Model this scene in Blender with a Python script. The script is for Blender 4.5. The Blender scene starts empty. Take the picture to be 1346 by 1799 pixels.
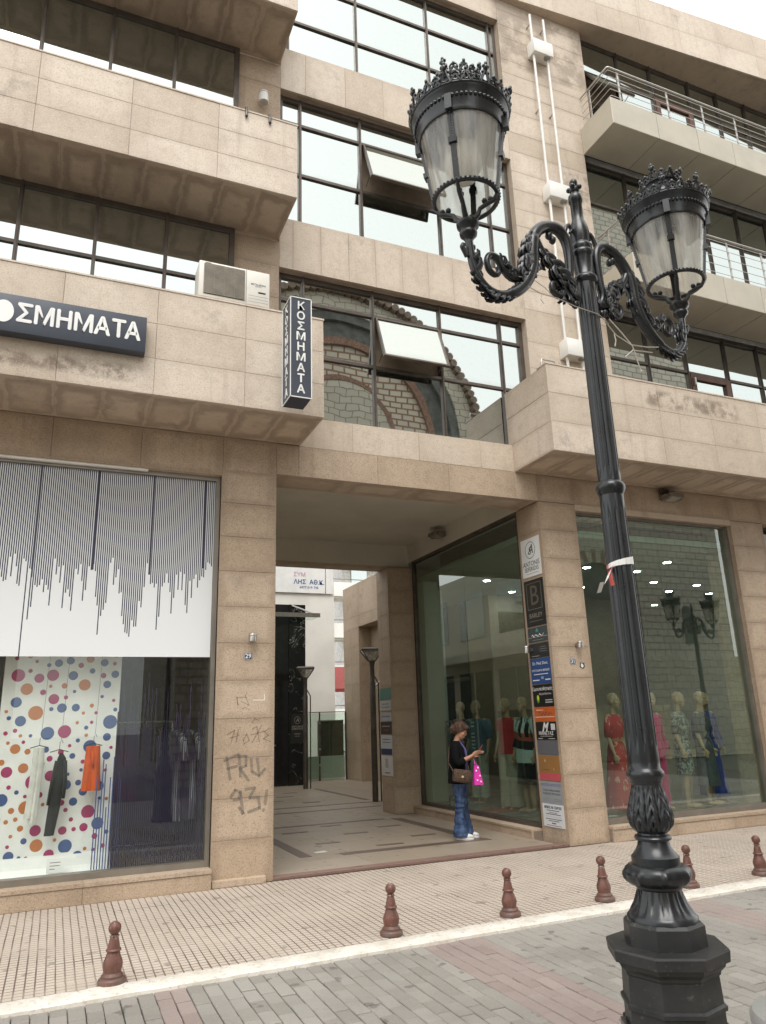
import bpy, bmesh, math, random
from mathutils import Matrix, Vector
random.seed(7)
R_ = math.radians
sc = bpy.context.scene
col = sc.collection

# ------------------------------------------------------------------ camera
cd = bpy.data.cameras.new('camera')
cam = bpy.data.objects.new('camera', cd); col.objects.link(cam); sc.camera = cam
cd.sensor_fit = 'VERTICAL'; cd.sensor_height = 24.0; cd.sensor_width = 36.0
cd.lens = 1295.0 / 1799.0 * 24.0
cd.clip_start = 0.05; cd.clip_end = 2000
YAW, PIT, ROL = R_(23.618), R_(15.902), R_(-1.868)
fw = Vector((math.sin(YAW)*math.cos(PIT), math.cos(YAW)*math.cos(PIT), math.sin(PIT)))
rt = Vector((math.cos(YAW), -math.sin(YAW), 0)); up = rt.cross(fw)
rt2 = rt*math.cos(ROL) + up*math.sin(ROL); up2 = up*math.cos(ROL) - rt*math.sin(ROL)
cam.matrix_world = Matrix(((rt2.x, up2.x, -fw.x, 0.0), (rt2.y, up2.y, -fw.y, 0.0), (rt2.z, up2.z, -fw.z, 1.65), (0, 0, 0, 1)))

# ------------------------------------------------------------------ sky and sun (bright overcast)
SUN_EL, SUN_AZ = R_(58), R_(205)
wd = bpy.data.worlds.new('World'); sc.world = wd; wd.use_nodes = True
nt = wd.node_tree; nt.nodes.clear()
sky = nt.nodes.new('ShaderNodeTexSky'); sky.sky_type = 'NISHITA'; sky.sun_disc = False
sky.sun_elevation = SUN_EL; sky.sun_rotation = SUN_AZ; sky.air_density = 1.0; sky.dust_density = 4.0; sky.ozone_density = 1.0
hs = nt.nodes.new('ShaderNodeHueSaturation'); hs.inputs['Saturation'].default_value = 0.12
mx = nt.nodes.new('ShaderNodeMix'); mx.data_type = 'RGBA'; mx.inputs['Factor'].default_value = 0.6
mx.inputs['B'].default_value = (11.5, 11.6, 11.4, 1)
bg = nt.nodes.new('ShaderNodeBackground'); bg.inputs['Strength'].default_value = 0.12
ow = nt.nodes.new('ShaderNodeOutputWorld')
nt.links.new(sky.outputs[0], hs.inputs['Color']); nt.links.new(hs.outputs[0], mx.inputs['A'])
nt.links.new(mx.outputs['Result'], bg.inputs['Color']); nt.links.new(bg.outputs[0], ow.inputs[0])
sl = bpy.data.lights.new('sun', 'SUN'); sl.energy = 1.0; sl.angle = R_(35); sl.color = (1.0, 0.97, 0.92)
so = bpy.data.objects.new('sun', sl); col.objects.link(so)
sdir = Vector((math.sin(SUN_AZ)*math.cos(SUN_EL), math.cos(SUN_AZ)*math.cos(SUN_EL), math.sin(SUN_EL)))
so.rotation_euler = sdir.to_track_quat('Z', 'Y').to_euler(); so.location = (0, -20, 40)
vs_ = sc.view_settings; vs_.view_transform = 'Standard'; vs_.look = 'None'; vs_.exposure = 0.7; vs_.gamma = 1.0; vs_.use_curve_mapping = False
sc.render.engine = 'CYCLES'; sc.cycles.use_denoising = True; sc.cycles.max_bounces = 8; sc.cycles.transparent_max_bounces = 12
sc.cycles.glossy_bounces = 4; sc.cycles.diffuse_bounces = 4; sc.cycles.caustics_reflective = False; sc.cycles.caustics_refractive = False
sc.cycles.sample_clamp_indirect = 6.0

# ------------------------------------------------------------------ helpers
ORG = {}
class MB:
    def __init__(s): s.v = []; s.f = []; s.m = []
    def add(s, vs, fs, mi=0):
        b = len(s.v); s.v += [tuple(p) for p in vs]
        s.f += [tuple(i+b for i in f) for f in fs]; s.m += [mi]*len(fs); return s
    def box(s, x0, x1, y0, y1, z0, z1, mi=0):
        return s.add([(x0,y0,z0),(x1,y0,z0),(x1,y1,z0),(x0,y1,z0),(x0,y0,z1),(x1,y0,z1),(x1,y1,z1),(x0,y1,z1)],
              [(0,3,2,1),(4,5,6,7),(0,1,5,4),(1,2,6,5),(2,3,7,6),(3,0,4,7)], mi)
    def bbox(s, x0, x1, y0, y1, z0, z1, b=.01, mi=0):     # box with chamfered vertical and horizontal edges
        bm = bmesh.new(); bmesh.ops.create_cube(bm, size=1)
        for v in bm.verts: v.co = Vector(((x0+x1)/2+v.co.x*(x1-x0), (y0+y1)/2+v.co.y*(y1-y0), (z0+z1)/2+v.co.z*(z1-z0)))
        bmesh.ops.bevel(bm, geom=bm.edges[:], offset=b, segments=2, affect='EDGES', profile=.5)
        bm.verts.index_update()
        s.add([v.co[:] for v in bm.verts], [[v.index for v in f.verts] for f in bm.faces], mi); bm.free(); return s
    def obox(s, c, u, v, w, hu, hv, hw, mi=0):            # oriented box: centre, axes, half sizes
        c = Vector(c); u = Vector(u)*hu; v = Vector(v)*hv; w = Vector(w)*hw
        P = [c-u-v-w, c+u-v-w, c+u+v-w, c-u+v-w, c-u-v+w, c+u-v+w, c+u+v+w, c-u+v+w]
        return s.add(P, [(0,3,2,1),(4,5,6,7),(0,1,5,4),(1,2,6,5),(2,3,7,6),(3,0,4,7)], mi)
    def tube(s, pts, rad, n=8, mi=0, caps=True, flat=1.0, nrm=None):
        pts = [Vector(p) for p in pts]; k = len(pts)
        if not isinstance(rad, (list, tuple)): rad = [rad]*k
        t0 = (pts[1]-pts[0]).normalized()
        a = Vector(nrm) if nrm else (Vector((0,0,1)) if abs(t0.z) < .9 else Vector((1,0,0)))
        a = (a - t0*a.dot(t0)).normalized(); b0 = len(s.v)
        for i, p in enumerate(pts):
            t = (pts[min(i+1,k-1)]-pts[max(i-1,0)]).normalized()
            a = (a - t*a.dot(t)).normalized(); b = t.cross(a)
            for j in range(n):
                w = 2*math.pi*j/n; s.v.append(tuple(p + (a*math.cos(w) + b*math.sin(w)*flat)*rad[i]))
        for i in range(k-1):
            for j in range(n):
                j2 = (j+1) % n
                s.f.append((b0+i*n+j, b0+i*n+j2, b0+(i+1)*n+j2, b0+(i+1)*n+j)); s.m.append(mi)
        if caps:
            s.f.append(tuple(b0+j for j in reversed(range(n)))); s.m.append(mi)
            s.f.append(tuple(b0+(k-1)*n+j for j in range(n))); s.m.append(mi)
        return s
    def lathe(s, prof, cx=0, cy=0, n=24, mi=0, fn=None, ph=0, sx=1, sy=1):
        b0 = len(s.v); k = len(prof)
        for r, z in prof:
            for j in range(n):
                a = 2*math.pi*j/n + ph; rr = r*(fn(a, z) if fn else 1)
                s.v.append((cx+rr*math.cos(a)*sx, cy+rr*math.sin(a)*sy, z))
        for i in range(k-1):
            for j in range(n):
                j2 = (j+1) % n; s.f.append((b0+i*n+j, b0+i*n+j2, b0+(i+1)*n+j2, b0+(i+1)*n+j)); s.m.append(mi)
        s.f.append(tuple(b0+j for j in reversed(range(n)))); s.m.append(mi)
        s.f.append(tuple(b0+(k-1)*n+j for j in range(n))); s.m.append(mi)
        return s
    def loft(s, rings, n=16, mi=0):                        # rings: (cx, cy, cz, rx, ry)
        b0 = len(s.v); k = len(rings)
        for cx, cy, cz, rx, ry in rings:
            for j in range(n):
                a = 2*math.pi*j/n; s.v.append((cx+rx*math.cos(a), cy+ry*math.sin(a), cz))
        for i in range(k-1):
            for j in range(n):
                j2 = (j+1) % n; s.f.append((b0+i*n+j, b0+i*n+j2, b0+(i+1)*n+j2, b0+(i+1)*n+j)); s.m.append(mi)
        s.f.append(tuple(b0+j for j in reversed(range(n)))); s.m.append(mi)
        s.f.append(tuple(b0+(k-1)*n+j for j in range(n))); s.m.append(mi)
        return s
    def ell(s, c, r, n=10, m=7, mi=0, rot=None):
        if not isinstance(r, (list, tuple)): r = (r,r,r)
        b0 = len(s.v); c = Vector(c); q = rot or Matrix.Identity(3)
        for i in range(1, m):
            th = math.pi*i/m
            for j in range(n):
                a = 2*math.pi*j/n
                s.v.append(tuple(c + q @ Vector((r[0]*math.sin(th)*math.cos(a), r[1]*math.sin(th)*math.sin(a), r[2]*math.cos(th)))))
        s.v.append(tuple(c + q @ Vector((0,0,r[2])))); s.v.append(tuple(c + q @ Vector((0,0,-r[2])))); T = len(s.v)-2; B = T+1
        for i in range(m-2):
            for j in range(n):
                j2 = (j+1) % n; s.f.append((b0+i*n+j, b0+(i+1)*n+j, b0+(i+1)*n+j2, b0+i*n+j2)); s.m.append(mi)
        for j in range(n):
            j2 = (j+1) % n; s.f.append((T, b0+j, b0+j2)); s.m.append(mi)
            s.f.append((B, b0+(m-2)*n+j2, b0+(m-2)*n+j)); s.m.append(mi)
        return s
    def prism(s, poly, p0, u, v, w, mi=0):                 # 2-D outline extruded along w
        p0 = Vector(p0); u = Vector(u); v = Vector(v); w = Vector(w); n = len(poly)
        A = [p0+u*x+v*y for x, y in poly]; B = [p+w for p in A]
        return s.add(A+B, [tuple(reversed(range(n))), tuple(range(n, 2*n))] + [(i, (i+1) % n, n+(i+1) % n, n+i) for i in range(n)], mi)
    def build(s, name, mats, parent=None, origin=None, smooth=None):
        if origin is None:
            if parent is not None: origin = ORG[parent]
            else:
                xs = [p[0] for p in s.v]; ys = [p[1] for p in s.v]; zs = [p[2] for p in s.v]
                origin = Vector(((min(xs)+max(xs))/2, (min(ys)+max(ys))/2, min(zs)))
        origin = Vector(origin); me = bpy.data.meshes.new(name)
        me.from_pydata([(p[0]-origin.x, p[1]-origin.y, p[2]-origin.z) for p in s.v], [], s.f)
        if not isinstance(mats, (list, tuple)): mats = [mats]
        for m in mats: me.materials.append(m)
        if len(mats) > 1: me.polygons.foreach_set('material_index', s.m)
        if smooth is not None:
            me.polygons.foreach_set('use_smooth', [True]*len(me.polygons))
            if smooth < 180: me.set_sharp_from_angle(angle=R_(smooth))
        me.update()
        return place(name, me, parent, origin)
def place(name, me, parent=None, origin=(0,0,0)):
    o = bpy.data.objects.new(name, me); col.objects.link(o); origin = Vector(origin); ORG[o] = origin
    if parent is not None: o.parent = parent; o.location = origin - ORG[parent]
    else: o.location = origin
    return o
def empty(name, loc):
    o = place(name, None, None, loc); o.empty_display_size = .2; return o
def tag(o, label, cat=None, group=None, kind=None):
    if label: o['label'] = label
    if cat: o['category'] = cat
    if group: o['group'] = group
    if kind: o['kind'] = kind
    return o
def copy_tree(o, parent=None):
    c = o.copy(); col.objects.link(c); ORG[c] = ORG[o]
    if parent: c.parent = parent
    for ch in o.children: copy_tree(ch, c)
    return c
PCACHE = {}
def panel(parent, p0, u, v, w, h, mat, t=.03, name='stone_panel', gap=.0013, bev=.0022, jit=.0012, **attrs):
    """cladding slab; p0 = lower-left corner on the outer plane, u x v = outward normal"""
    u = Vector(u); v = Vector(v); n = u.cross(v); key = (round(w,3), round(h,3), t, mat.name, name)
    me = PCACHE.get(key)
    if me is None:
        me = bpy.data.meshes.new(name); g = gap; b = bev
        V = [(g,g,-t),(w-g,g,-t),(w-g,h-g,-t),(g,h-g,-t),(g,g,-b),(w-g,g,-b),(w-g,h-g,-b),(g,h-g,-b),(g+b,g+b,0),(w-g-b,g+b,0),(w-g-b,h-g-b,0),(g+b,h-g-b,0)]
        Fc = [(8,9,10,11)] + [(i,(i+1)%4,4+(i+1)%4,4+i) for i in range(4)] + [(4+i,4+(i+1)%4,8+(i+1)%4,8+i) for i in range(4)]
        me.from_pydata(V, [], Fc); me.materials.append(mat); me.update(); PCACHE[key] = me
    o = bpy.data.objects.new(name, me); col.objects.link(o)
    p = Vector(p0) + n*random.uniform(-jit, jit); ORG[o] = p
    o.parent = parent
    M = Matrix(((u.x, v.x, n.x, 0), (u.y, v.y, n.y, 0), (u.z, v.z, n.z, 0), (0,0,0,1)))
    o.matrix_basis = Matrix.Translation(p - ORG[parent]) @ M
    for k, a in attrs.items(): o[k] = a
    return o
def clad(parent, face, at, us, vs, mat, **kw):
    for i in range(len(us)-1):
        for j in range(len(vs)-1):
            w = abs(us[i+1]-us[i]); h = abs(vs[j+1]-vs[j])
            if face == 'F': panel(parent, (us[i], at, vs[j]), (1,0,0), (0,0,1), w, h, mat, **kw)          # faces the street
            elif face == 'S': panel(parent, (us[i], vs[j], at), (1,0,0), (0,-1,0), w, h, mat, **kw)       # faces down; vs runs from back to front
            elif face == 'L': panel(parent, (at, us[i], vs[j]), (0,-1,0), (0,0,1), w, h, mat, **kw)       # faces left; us runs from back to front
            elif face == 'T': panel(parent, (us[i], vs[j], at), (1,0,0), (0,1,0), w, h, mat, **kw)        # faces up
def lin(a, b, n): return [a+(b-a)*i/n for i in range(n+1)]

# text: glyph outlines of the built-in font turned into mesh
TS = bpy.data.scenes.new('glyphs')
def text_geo(body, size, align='CENTER', ext=.002, bold=0.0, xs=1.0, shear=0.0):
    c = bpy.data.curves.new('glyph', 'FONT'); c.body = body; c.size = size; c.align_x = align; c.align_y = 'CENTER'
    c.extrude = ext; c.resolution_u = 2; c.offset = bold; c.shear = shear
    o = bpy.data.objects.new('glyph', c); TS.collection.objects.link(o); TS.view_layers[0].update()
    dg = TS.view_layers[0].depsgraph
    me = bpy.data.meshes.new_from_object(o.evaluated_get(dg))
    vs = [(p.co.x*xs, p.co.y, p.co.z) for p in me.vertices]; fs = [tuple(p.vertices) for p in me.polygons]
    bpy.data.objects.remove(o); bpy.data.curves.remove(c); bpy.data.meshes.remove(me)
    return vs, fs
def text_on(mb, body, p, u, v, size, mi=0, ext=.0015, fat=0.0, **kw):
    u = Vector(u); v = Vector(v); n = u.cross(v); p = Vector(p)
    vs, fs = text_geo(body, size, ext=ext, **kw)
    for k, (dx, dy) in enumerate(((0,0),(-fat,0),(fat,0),(0,-fat),(0,fat))):
        if k and not fat: break
        mb.add([p+u*(x+dx)+v*(y+dy)+n*z*(1+.12*k) for x, y, z in vs], fs, mi)
    return mb
# ------------------------------------------------------------------ materials
class NT:
    def __init__(s, name):
        s.m = bpy.data.materials.new(name); s.m.use_nodes = True; s.t = s.m.node_tree; s.t.nodes.clear()
        s.out = s.n('ShaderNodeOutputMaterial')
    def n(s, t, **kw):
        x = s.t.nodes.new(t)
        for k, v in kw.items():
            if k.startswith('i_'): x.inputs[k[2:].replace('_', ' ')].default_value = v
            else: setattr(x, k, v)
        return x
    def l(s, a, b): s.t.links.new(a, b)
    def math(s, op, a, b=None, c=None, clamp=False):
        x = s.n('ShaderNodeMath', operation=op); x.use_clamp = clamp
        for i, q in enumerate((a, b, c)):
            if q is None: continue
            if isinstance(q, (int, float)): x.inputs[i].default_value = q
            else: s.l(q, x.inputs[i])
        return x.outputs[0]
    def mix(s, f, a, b, blend='MIX'):
        x = s.n('ShaderNodeMix', data_type='RGBA', blend_type=blend)
        for k, q in (('Factor', f), ('A', a), ('B', b)):
            if isinstance(q, (int, float)): x.inputs[k].default_value = q
            elif isinstance(q, tuple): x.inputs[k].default_value = q if len(q) == 4 else q+(1,)
            else: s.l(q, x.inputs[k])
        return x.outputs['Result']
    def noise(s, vec, scale, detail=3, rough=.55, dim='3D'):
        x = s.n('ShaderNodeTexNoise'); x.inputs['Scale'].default_value = scale; x.inputs['Detail'].default_value = detail; x.inputs['Roughness'].default_value = rough
        if vec is not None: s.l(vec, x.inputs['Vector'])
        return x.outputs['Fac']
    def ramp(s, f, lo, hi, a=0.0, b=1.0):
        x = s.n('ShaderNodeMapRange', interpolation_type='SMOOTHSTEP')
        for i, q in ((1, lo), (2, hi), (3, a), (4, b)): x.inputs[i].default_value = q
        s.l(f, x.inputs[0]); return x.outputs[0]
    def coords(s, rnd=True):
        tc = s.n('ShaderNodeTexCoord'); 
        if not rnd: return tc.outputs['Object']
        oi = s.n('ShaderNodeObjectInfo'); sc_ = s.n('ShaderNodeVectorMath', operation='SCALE'); sc_.inputs[0].default_value = (31, 17, 43)
        s.l(oi.outputs['Random'], sc_.inputs['Scale'])
        ad = s.n('ShaderNodeVectorMath', operation='ADD'); s.l(tc.outputs['Object'], ad.inputs[0]); s.l(sc_.outputs[0], ad.inputs[1]); return ad.outputs[0]
    def done(s, base, rough=.6, metal=0, bump=None, bstr=.2, bdist=.002, spec=.5, coat=0, sheen=0):
        p = s.n('ShaderNodeBsdfPrincipled')
        for k, q in (('Base Color', base), ('Roughness', rough), ('Metallic', metal), ('Specular IOR Level', spec), ('Coat Weight', coat), ('Sheen Weight', sheen)):
            if isinstance(q, (int, float)): p.inputs[k].default_value = q
            elif isinstance(q, tuple): p.inputs[k].default_value = q if len(q) == 4 else q+(1,)
            else: s.l(q, p.inputs[k])
        if bump is not None:
            b = s.n('ShaderNodeBump'); b.inputs['Strength'].default_value = bstr; b.inputs['Distance'].default_value = bdist
            s.l(bump, b.inputs['Height']); s.l(b.outputs[0], p.inputs['Normal'])
        s.l(p.outputs[0], s.out.inputs[0]); return s.m
def mk(name, c, rough=.6, metal=0, var=.15, scale=6, bump=.15, bscale=80, spec=.5, coat=0, rv=.08, sheen=0, bd=.002):
    t = NT(name); co = t.coords(); f = t.noise(co, scale, 4)
    dark = tuple(x*(1-var) for x in c); lite = tuple(min(1, x*(1+var)) for x in c)
    base = t.mix(t.ramp(f, .3, .7), dark, lite)
    r = t.math('ADD', t.math('MULTIPLY', t.noise(co, scale*3, 3), 2*rv), rough-rv)
    return t.done(base, r, metal, t.noise(co, bscale, 3), bump, bd, spec, coat, sheen)
def stone(name, base, dark, speck, edge=.5, blot=.35, spk=.55, rough=.62, seams=None, soff=False):
    """speckled sandy granite; each slab gets its own tint, blotches and a damp darker rim"""
    t = NT(name); co = t.coords(); tc = t.n('ShaderNodeTexCoord'); oi = t.n('ShaderNodeObjectInfo'); geo = t.n('ShaderNodeNewGeometry')
    c0 = t.mix(oi.outputs['Random'], tuple(x*q for x, q in zip(base, (.89, .87, .84))), tuple(min(1, x*q) for x, q in zip(base, (1.06, 1.07, 1.09))))
    big = t.noise(geo.outputs['Position'], .9, 5, .6)
    c1 = t.mix(t.ramp(big, .42, .72, 0, blot), c0, dark)
    mid = t.noise(co, 9, 5, .65)
    c1 = t.mix(t.ramp(mid, .45, .8, 0, blot*.8), c1, dark)
    # rim stain
    sp = t.n('ShaderNodeSeparateXYZ'); t.l(tc.outputs['Generated'], sp.inputs[0])
    def tri(o): return t.math('SUBTRACT', .5, t.math('ABSOLUTE', t.math('SUBTRACT', o, .5)))
    e = t.math('MINIMUM', tri(sp.outputs[0]), tri(sp.outputs[1]))
    e = t.math('ADD', e, t.math('MULTIPLY', t.math('SUBTRACT', t.noise(co, 5, 4), .5), .22))
    at = t.n('ShaderNodeAttribute', attribute_type='OBJECT', attribute_name='stain')
    k = t.math('MULTIPLY', t.ramp(e, .02, .2, 1, 0), t.math('ADD', at.outputs['Fac'], .12), clamp=True)
    c1 = t.mix(t.math('MULTIPLY', k, edge), c1, dark)
    if soff: e2 = t.math('ADD', e, t.math('MULTIPLY', t.math('SUBTRACT', t.noise(co, 2.2, 3), .5), .22)); rk = t.math('MULTIPLY', t.ramp(t.noise(geo.outputs['Position'], 1.7, 2), .35, .6), .75); c1 = t.mix(t.ramp(e2, .02, .085, .6, 0), c1, tuple(min(1, x*1.1) for x in base)); c1 = t.mix(t.math('MULTIPLY', t.math('MULTIPLY', t.ramp(e2, .07, .15), t.ramp(e2, .15, .26, 1, 0)), rk), c1, dark); c1 = t.mix(t.math('MULTIPLY', t.ramp(e2, .24, .30), rk), c1, tuple(min(1, x*1.08) for x in base))
    gp = t.math('MULTIPLY', t.ramp(t.noise(geo.outputs['Position'], 2.3, 6, .68), .55, .72), t.ramp(t.noise(geo.outputs['Position'], .55, 2), .42, .62)); c1 = t.mix(t.math('MULTIPLY', gp, .55), c1, (.21, .175, .145))
    # vertical streaks
    mp = t.n('ShaderNodeMapping'); mp.inputs['Scale'].default_value = (7, 7, .5); t.l(geo.outputs['Position'], mp.inputs[0])
    st = t.ramp(t.noise(mp.outputs[0], 1.0, 4), .54, .76, 0, .42)
    c1 = t.mix(st, c1, dark)
    if seams:
        px = t.n('ShaderNodeSeparateXYZ'); t.l(geo.outputs['Position'], px.inputs[0])
        for x0, x1, z0, z1, a, fr in seams:
            mxx = t.math('MULTIPLY', t.ramp(px.outputs[0], x0-.1, x0+.1), t.ramp(px.outputs[0], x1-.1, x1+.1, 1, 0))
            mzz = t.math('MULTIPLY', t.ramp(px.outputs[2], z0-.06, z0+.04), t.ramp(px.outputs[2], z1-.04, z1+.06, 1, 0))
            nn = t.ramp(t.noise(geo.outputs['Position'], fr, 5, .65), .40, .58)
            c1 = t.mix(t.math('MULTIPLY', t.math('MULTIPLY', mxx, mzz), t.math('MULTIPLY', nn, a)), c1, (.13, .085, .055))
    g1 = t.noise(co, 62, 3, .7); c2 = t.mix(t.ramp(g1, .53, .63, 0, spk), c1, speck)
    g2 = t.noise(co, 75, 2, .6); c2 = t.mix(t.ramp(g2, .55, .68, 0, spk*.6), c2, tuple(min(1, x*1.35) for x in base))
    return t.done(c2, rough, 0, g1, .12, .001)
M = {}
SP, DK = (.20, .13, .085), (.23, .165, .115)
seams = [(-1.3, .45, 5.30, 5.46, .72, 4.2), (7.75, 9.6, 6.10, 6.34, .72, 3.6), (6.35, 8.35, 13.0, 14.45, .5, 2.2), (7.5, 8.1, 10.2, 11.0, .5, 4)]
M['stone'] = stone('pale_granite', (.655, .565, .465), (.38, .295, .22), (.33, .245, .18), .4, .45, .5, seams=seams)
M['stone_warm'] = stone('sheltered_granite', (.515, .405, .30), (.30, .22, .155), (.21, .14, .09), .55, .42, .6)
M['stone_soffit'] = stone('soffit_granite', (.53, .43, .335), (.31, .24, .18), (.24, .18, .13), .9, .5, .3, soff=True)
M['core'] = mk('mortar_bed', (.24, .19, .15), .85)
M['concrete'] = mk('body_concrete', (.25, .23, .20), .9)
M['frame'] = mk('bronze_anodised_frame', (.12, .10, .085), .42, .5, .2, 4, .05)
M['frame_grey'] = mk('grey_aluminium_frame', (.26, .235, .20), .45, .6, .12, 3, .05)
M['brown_door'] = mk('brown_door_frame', (.12, .055, .035), .45, 0, .2, 5)
M['alu'] = mk('brushed_steel', (.50, .48, .45), .34, 1.0, .08, 12, .04)
M['alu_panel'] = mk('champagne_composite_panel', (.50, .46, .375), .45, .15, .07, 1.5, .03, 30)
M['white_paint'] = mk('white_lacquer', (.78, .77, .73), .4, 0, .06, 3, .04)
M['ac'] = mk('off_white_casing', (.74, .71, .64), .5, 0, .06, 4, .05)
M['dark'] = mk('matt_black', (.02, .02, .02), .6, 0, .2)
M['plaster'] = mk('cream_plaster', (.64, .60, .51), .9, 0, .06, 1.2, .1, 50)
M['plaster_white'] = mk('white_plaster', (.76, .74, .69), .9, 0, .08, .8, .1, 40)
M['shop_wall'] = mk('shop_wall_paint', (.52, .55, .50), .8, 0, .05, 1)
M['shop_ceiling'] = mk('shop_ceiling_paint', (.34, .40, .36), .8, 0, .05, 1)
M['shop_floor'] = mk('shop_floor', (.22, .20, .17), .35, 0, .1, 2)
M['wood'] = mk('pale_wood', (.42, .34, .25), .55, 0, .15, 3)
M['iron'] = mk('black_painted_cast_iron', (.010, .0118, .0145), .30, 0, .4, 9, .12, 60, .5, .15, .1)
def dusty():
    t = NT('dusty_cast_iron'); co = t.coords(); geo = t.n('ShaderNodeNewGeometry'); f = t.noise(co, 7, 5, .65); g = t.noise(co, 60, 3)
    c = t.mix(t.ramp(f, .4, .75, 0, .6), (.015, .0155, .0165), (.05, .046, .042)); c = t.mix(t.ramp(g, .64, .70, 0, .5), c, (.11, .10, .09))
    return t.done(c, .5, 0, g, .15, .002)
M['iron_dusty'] = dusty()
M['rust'] = None
def rusty():
    t = NT('red_oxide_paint'); co = t.coords(); f = t.noise(co, 14, 5, .65); g = t.noise(co, 55, 4, .6)
    tc = t.n('ShaderNodeTexCoord'); sp = t.n('ShaderNodeSeparateXYZ'); t.l(tc.outputs['Generated'], sp.inputs[0])
    c = t.mix(t.ramp(f, .35, .7), (.155, .062, .044), (.105, .048, .037))
    c = t.mix(t.ramp(g, .57, .68, 0, .6), c, (.25, .145, .105))
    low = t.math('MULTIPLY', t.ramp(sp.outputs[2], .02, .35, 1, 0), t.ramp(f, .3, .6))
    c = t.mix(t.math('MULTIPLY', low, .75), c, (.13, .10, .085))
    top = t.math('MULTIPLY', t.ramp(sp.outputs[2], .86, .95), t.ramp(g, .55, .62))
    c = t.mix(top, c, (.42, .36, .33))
    return t.done(c, .42, 0, f, .2, .003)
M['rust'] = rusty()
def mirror(name, tint, fac, base=(.02, .024, .022), dirt=.25):
    """solar-control glass: mostly mirror, a little dust film and slight waviness"""
    t = NT(name); co = t.coords(); tc = t.n('ShaderNodeTexCoord'); sp = t.n('ShaderNodeSeparateXYZ'); t.l(tc.outputs['Generated'], sp.inputs[0])
    b = t.n('ShaderNodeBump'); b.inputs['Strength'].default_value = .045; b.inputs['Distance'].default_value = .05
    t.l(t.noise(co, .9, 1), b.inputs['Height'])
    gl = t.n('ShaderNodeBsdfGlossy'); gl.inputs['Color'].default_value = tint+(1,); gl.inputs['Roughness'].default_value = .015
    t.l(b.outputs[0], gl.inputs['Normal'])
    df = t.n('ShaderNodeBsdfDiffuse'); df.inputs['Color'].default_value = base+(1,)
    a = t.n('ShaderNodeMixShader'); a.inputs[0].default_value = fac; t.l(df.outputs[0], a.inputs[1]); t.l(gl.outputs[0], a.inputs[2])
    dd = t.n('ShaderNodeBsdfDiffuse'); dd.inputs['Color'].default_value = (.42, .42, .38, 1)
    mp = t.n('ShaderNodeMapping'); mp.inputs['Scale'].default_value = (9, 9, .8); t.l(co, mp.inputs[0])
    low = t.ramp(t.math('ADD', sp.outputs[1], t.math('MULTIPLY', t.noise(co, 3, 3), .12)), 0.0, .22, 1, 0)
    dm = t.math('ADD', t.math('MULTIPLY', low, dirt), t.ramp(t.noise(mp.outputs[0], 1.5, 4), .5, .8, 0.0, .04), clamp=True)
    x = t.n('ShaderNodeMixShader'); t.l(dm, x.inputs[0]); t.l(a.outputs[0], x.inputs[1]); t.l(dd.outputs[0], x.inputs[2])
    t.l(x.outputs[0], t.out.inputs[0]); return t.m
M['mirror'] = mirror('solar_mirror_glass', (.62, .66, .64), .82)
M['mirror_dark'] = mirror('bronze_mirror_glass', (.64, .69, .67), .80, dirt=.05)
M['mirror_pale'] = mirror('dusty_open_sash_glass', (.80, .83, .78), .62, (.22, .22, .18), .45)
def clear(name, tint, base, boost=1.0, rough=0.0):
    t = NT(name); tr = t.n('ShaderNodeBsdfTransparent'); tr.inputs[0].default_value = tint+(1,)
    gl = t.n('ShaderNodeBsdfGlossy'); gl.inputs['Color'].default_value = (.9, .96, .92, 1); gl.inputs['Roughness'].default_value = rough
    fr = t.n('ShaderNodeFresnel'); fr.inputs[0].default_value = 1.52
    bf = t.n('ShaderNodeNewGeometry'); f = t.math('MULTIPLY', t.math('ADD', t.math('MULTIPLY', fr.outputs[0], boost), base, clamp=True), t.math('SUBTRACT', 1.0, bf.outputs['Backfacing']))
    x = t.n('ShaderNodeMixShader'); t.l(f, x.inputs[0]); t.l(tr.outputs[0], x.inputs[1]); t.l(gl.outputs[0], x.inputs[2]); t.l(x.outputs[0], t.out.inputs[0]); return t.m
M['shop_glass'] = clear('clear_shop_glass', (.96, .975, .96), .03, .8)
M['shop_glass_green'] = clear('green_shop_glass', (.84, .925, .87), .13, 1.3)
M['rail_glass'] = clear('balustrade_glass', (.80, .88, .83), .04)
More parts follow.
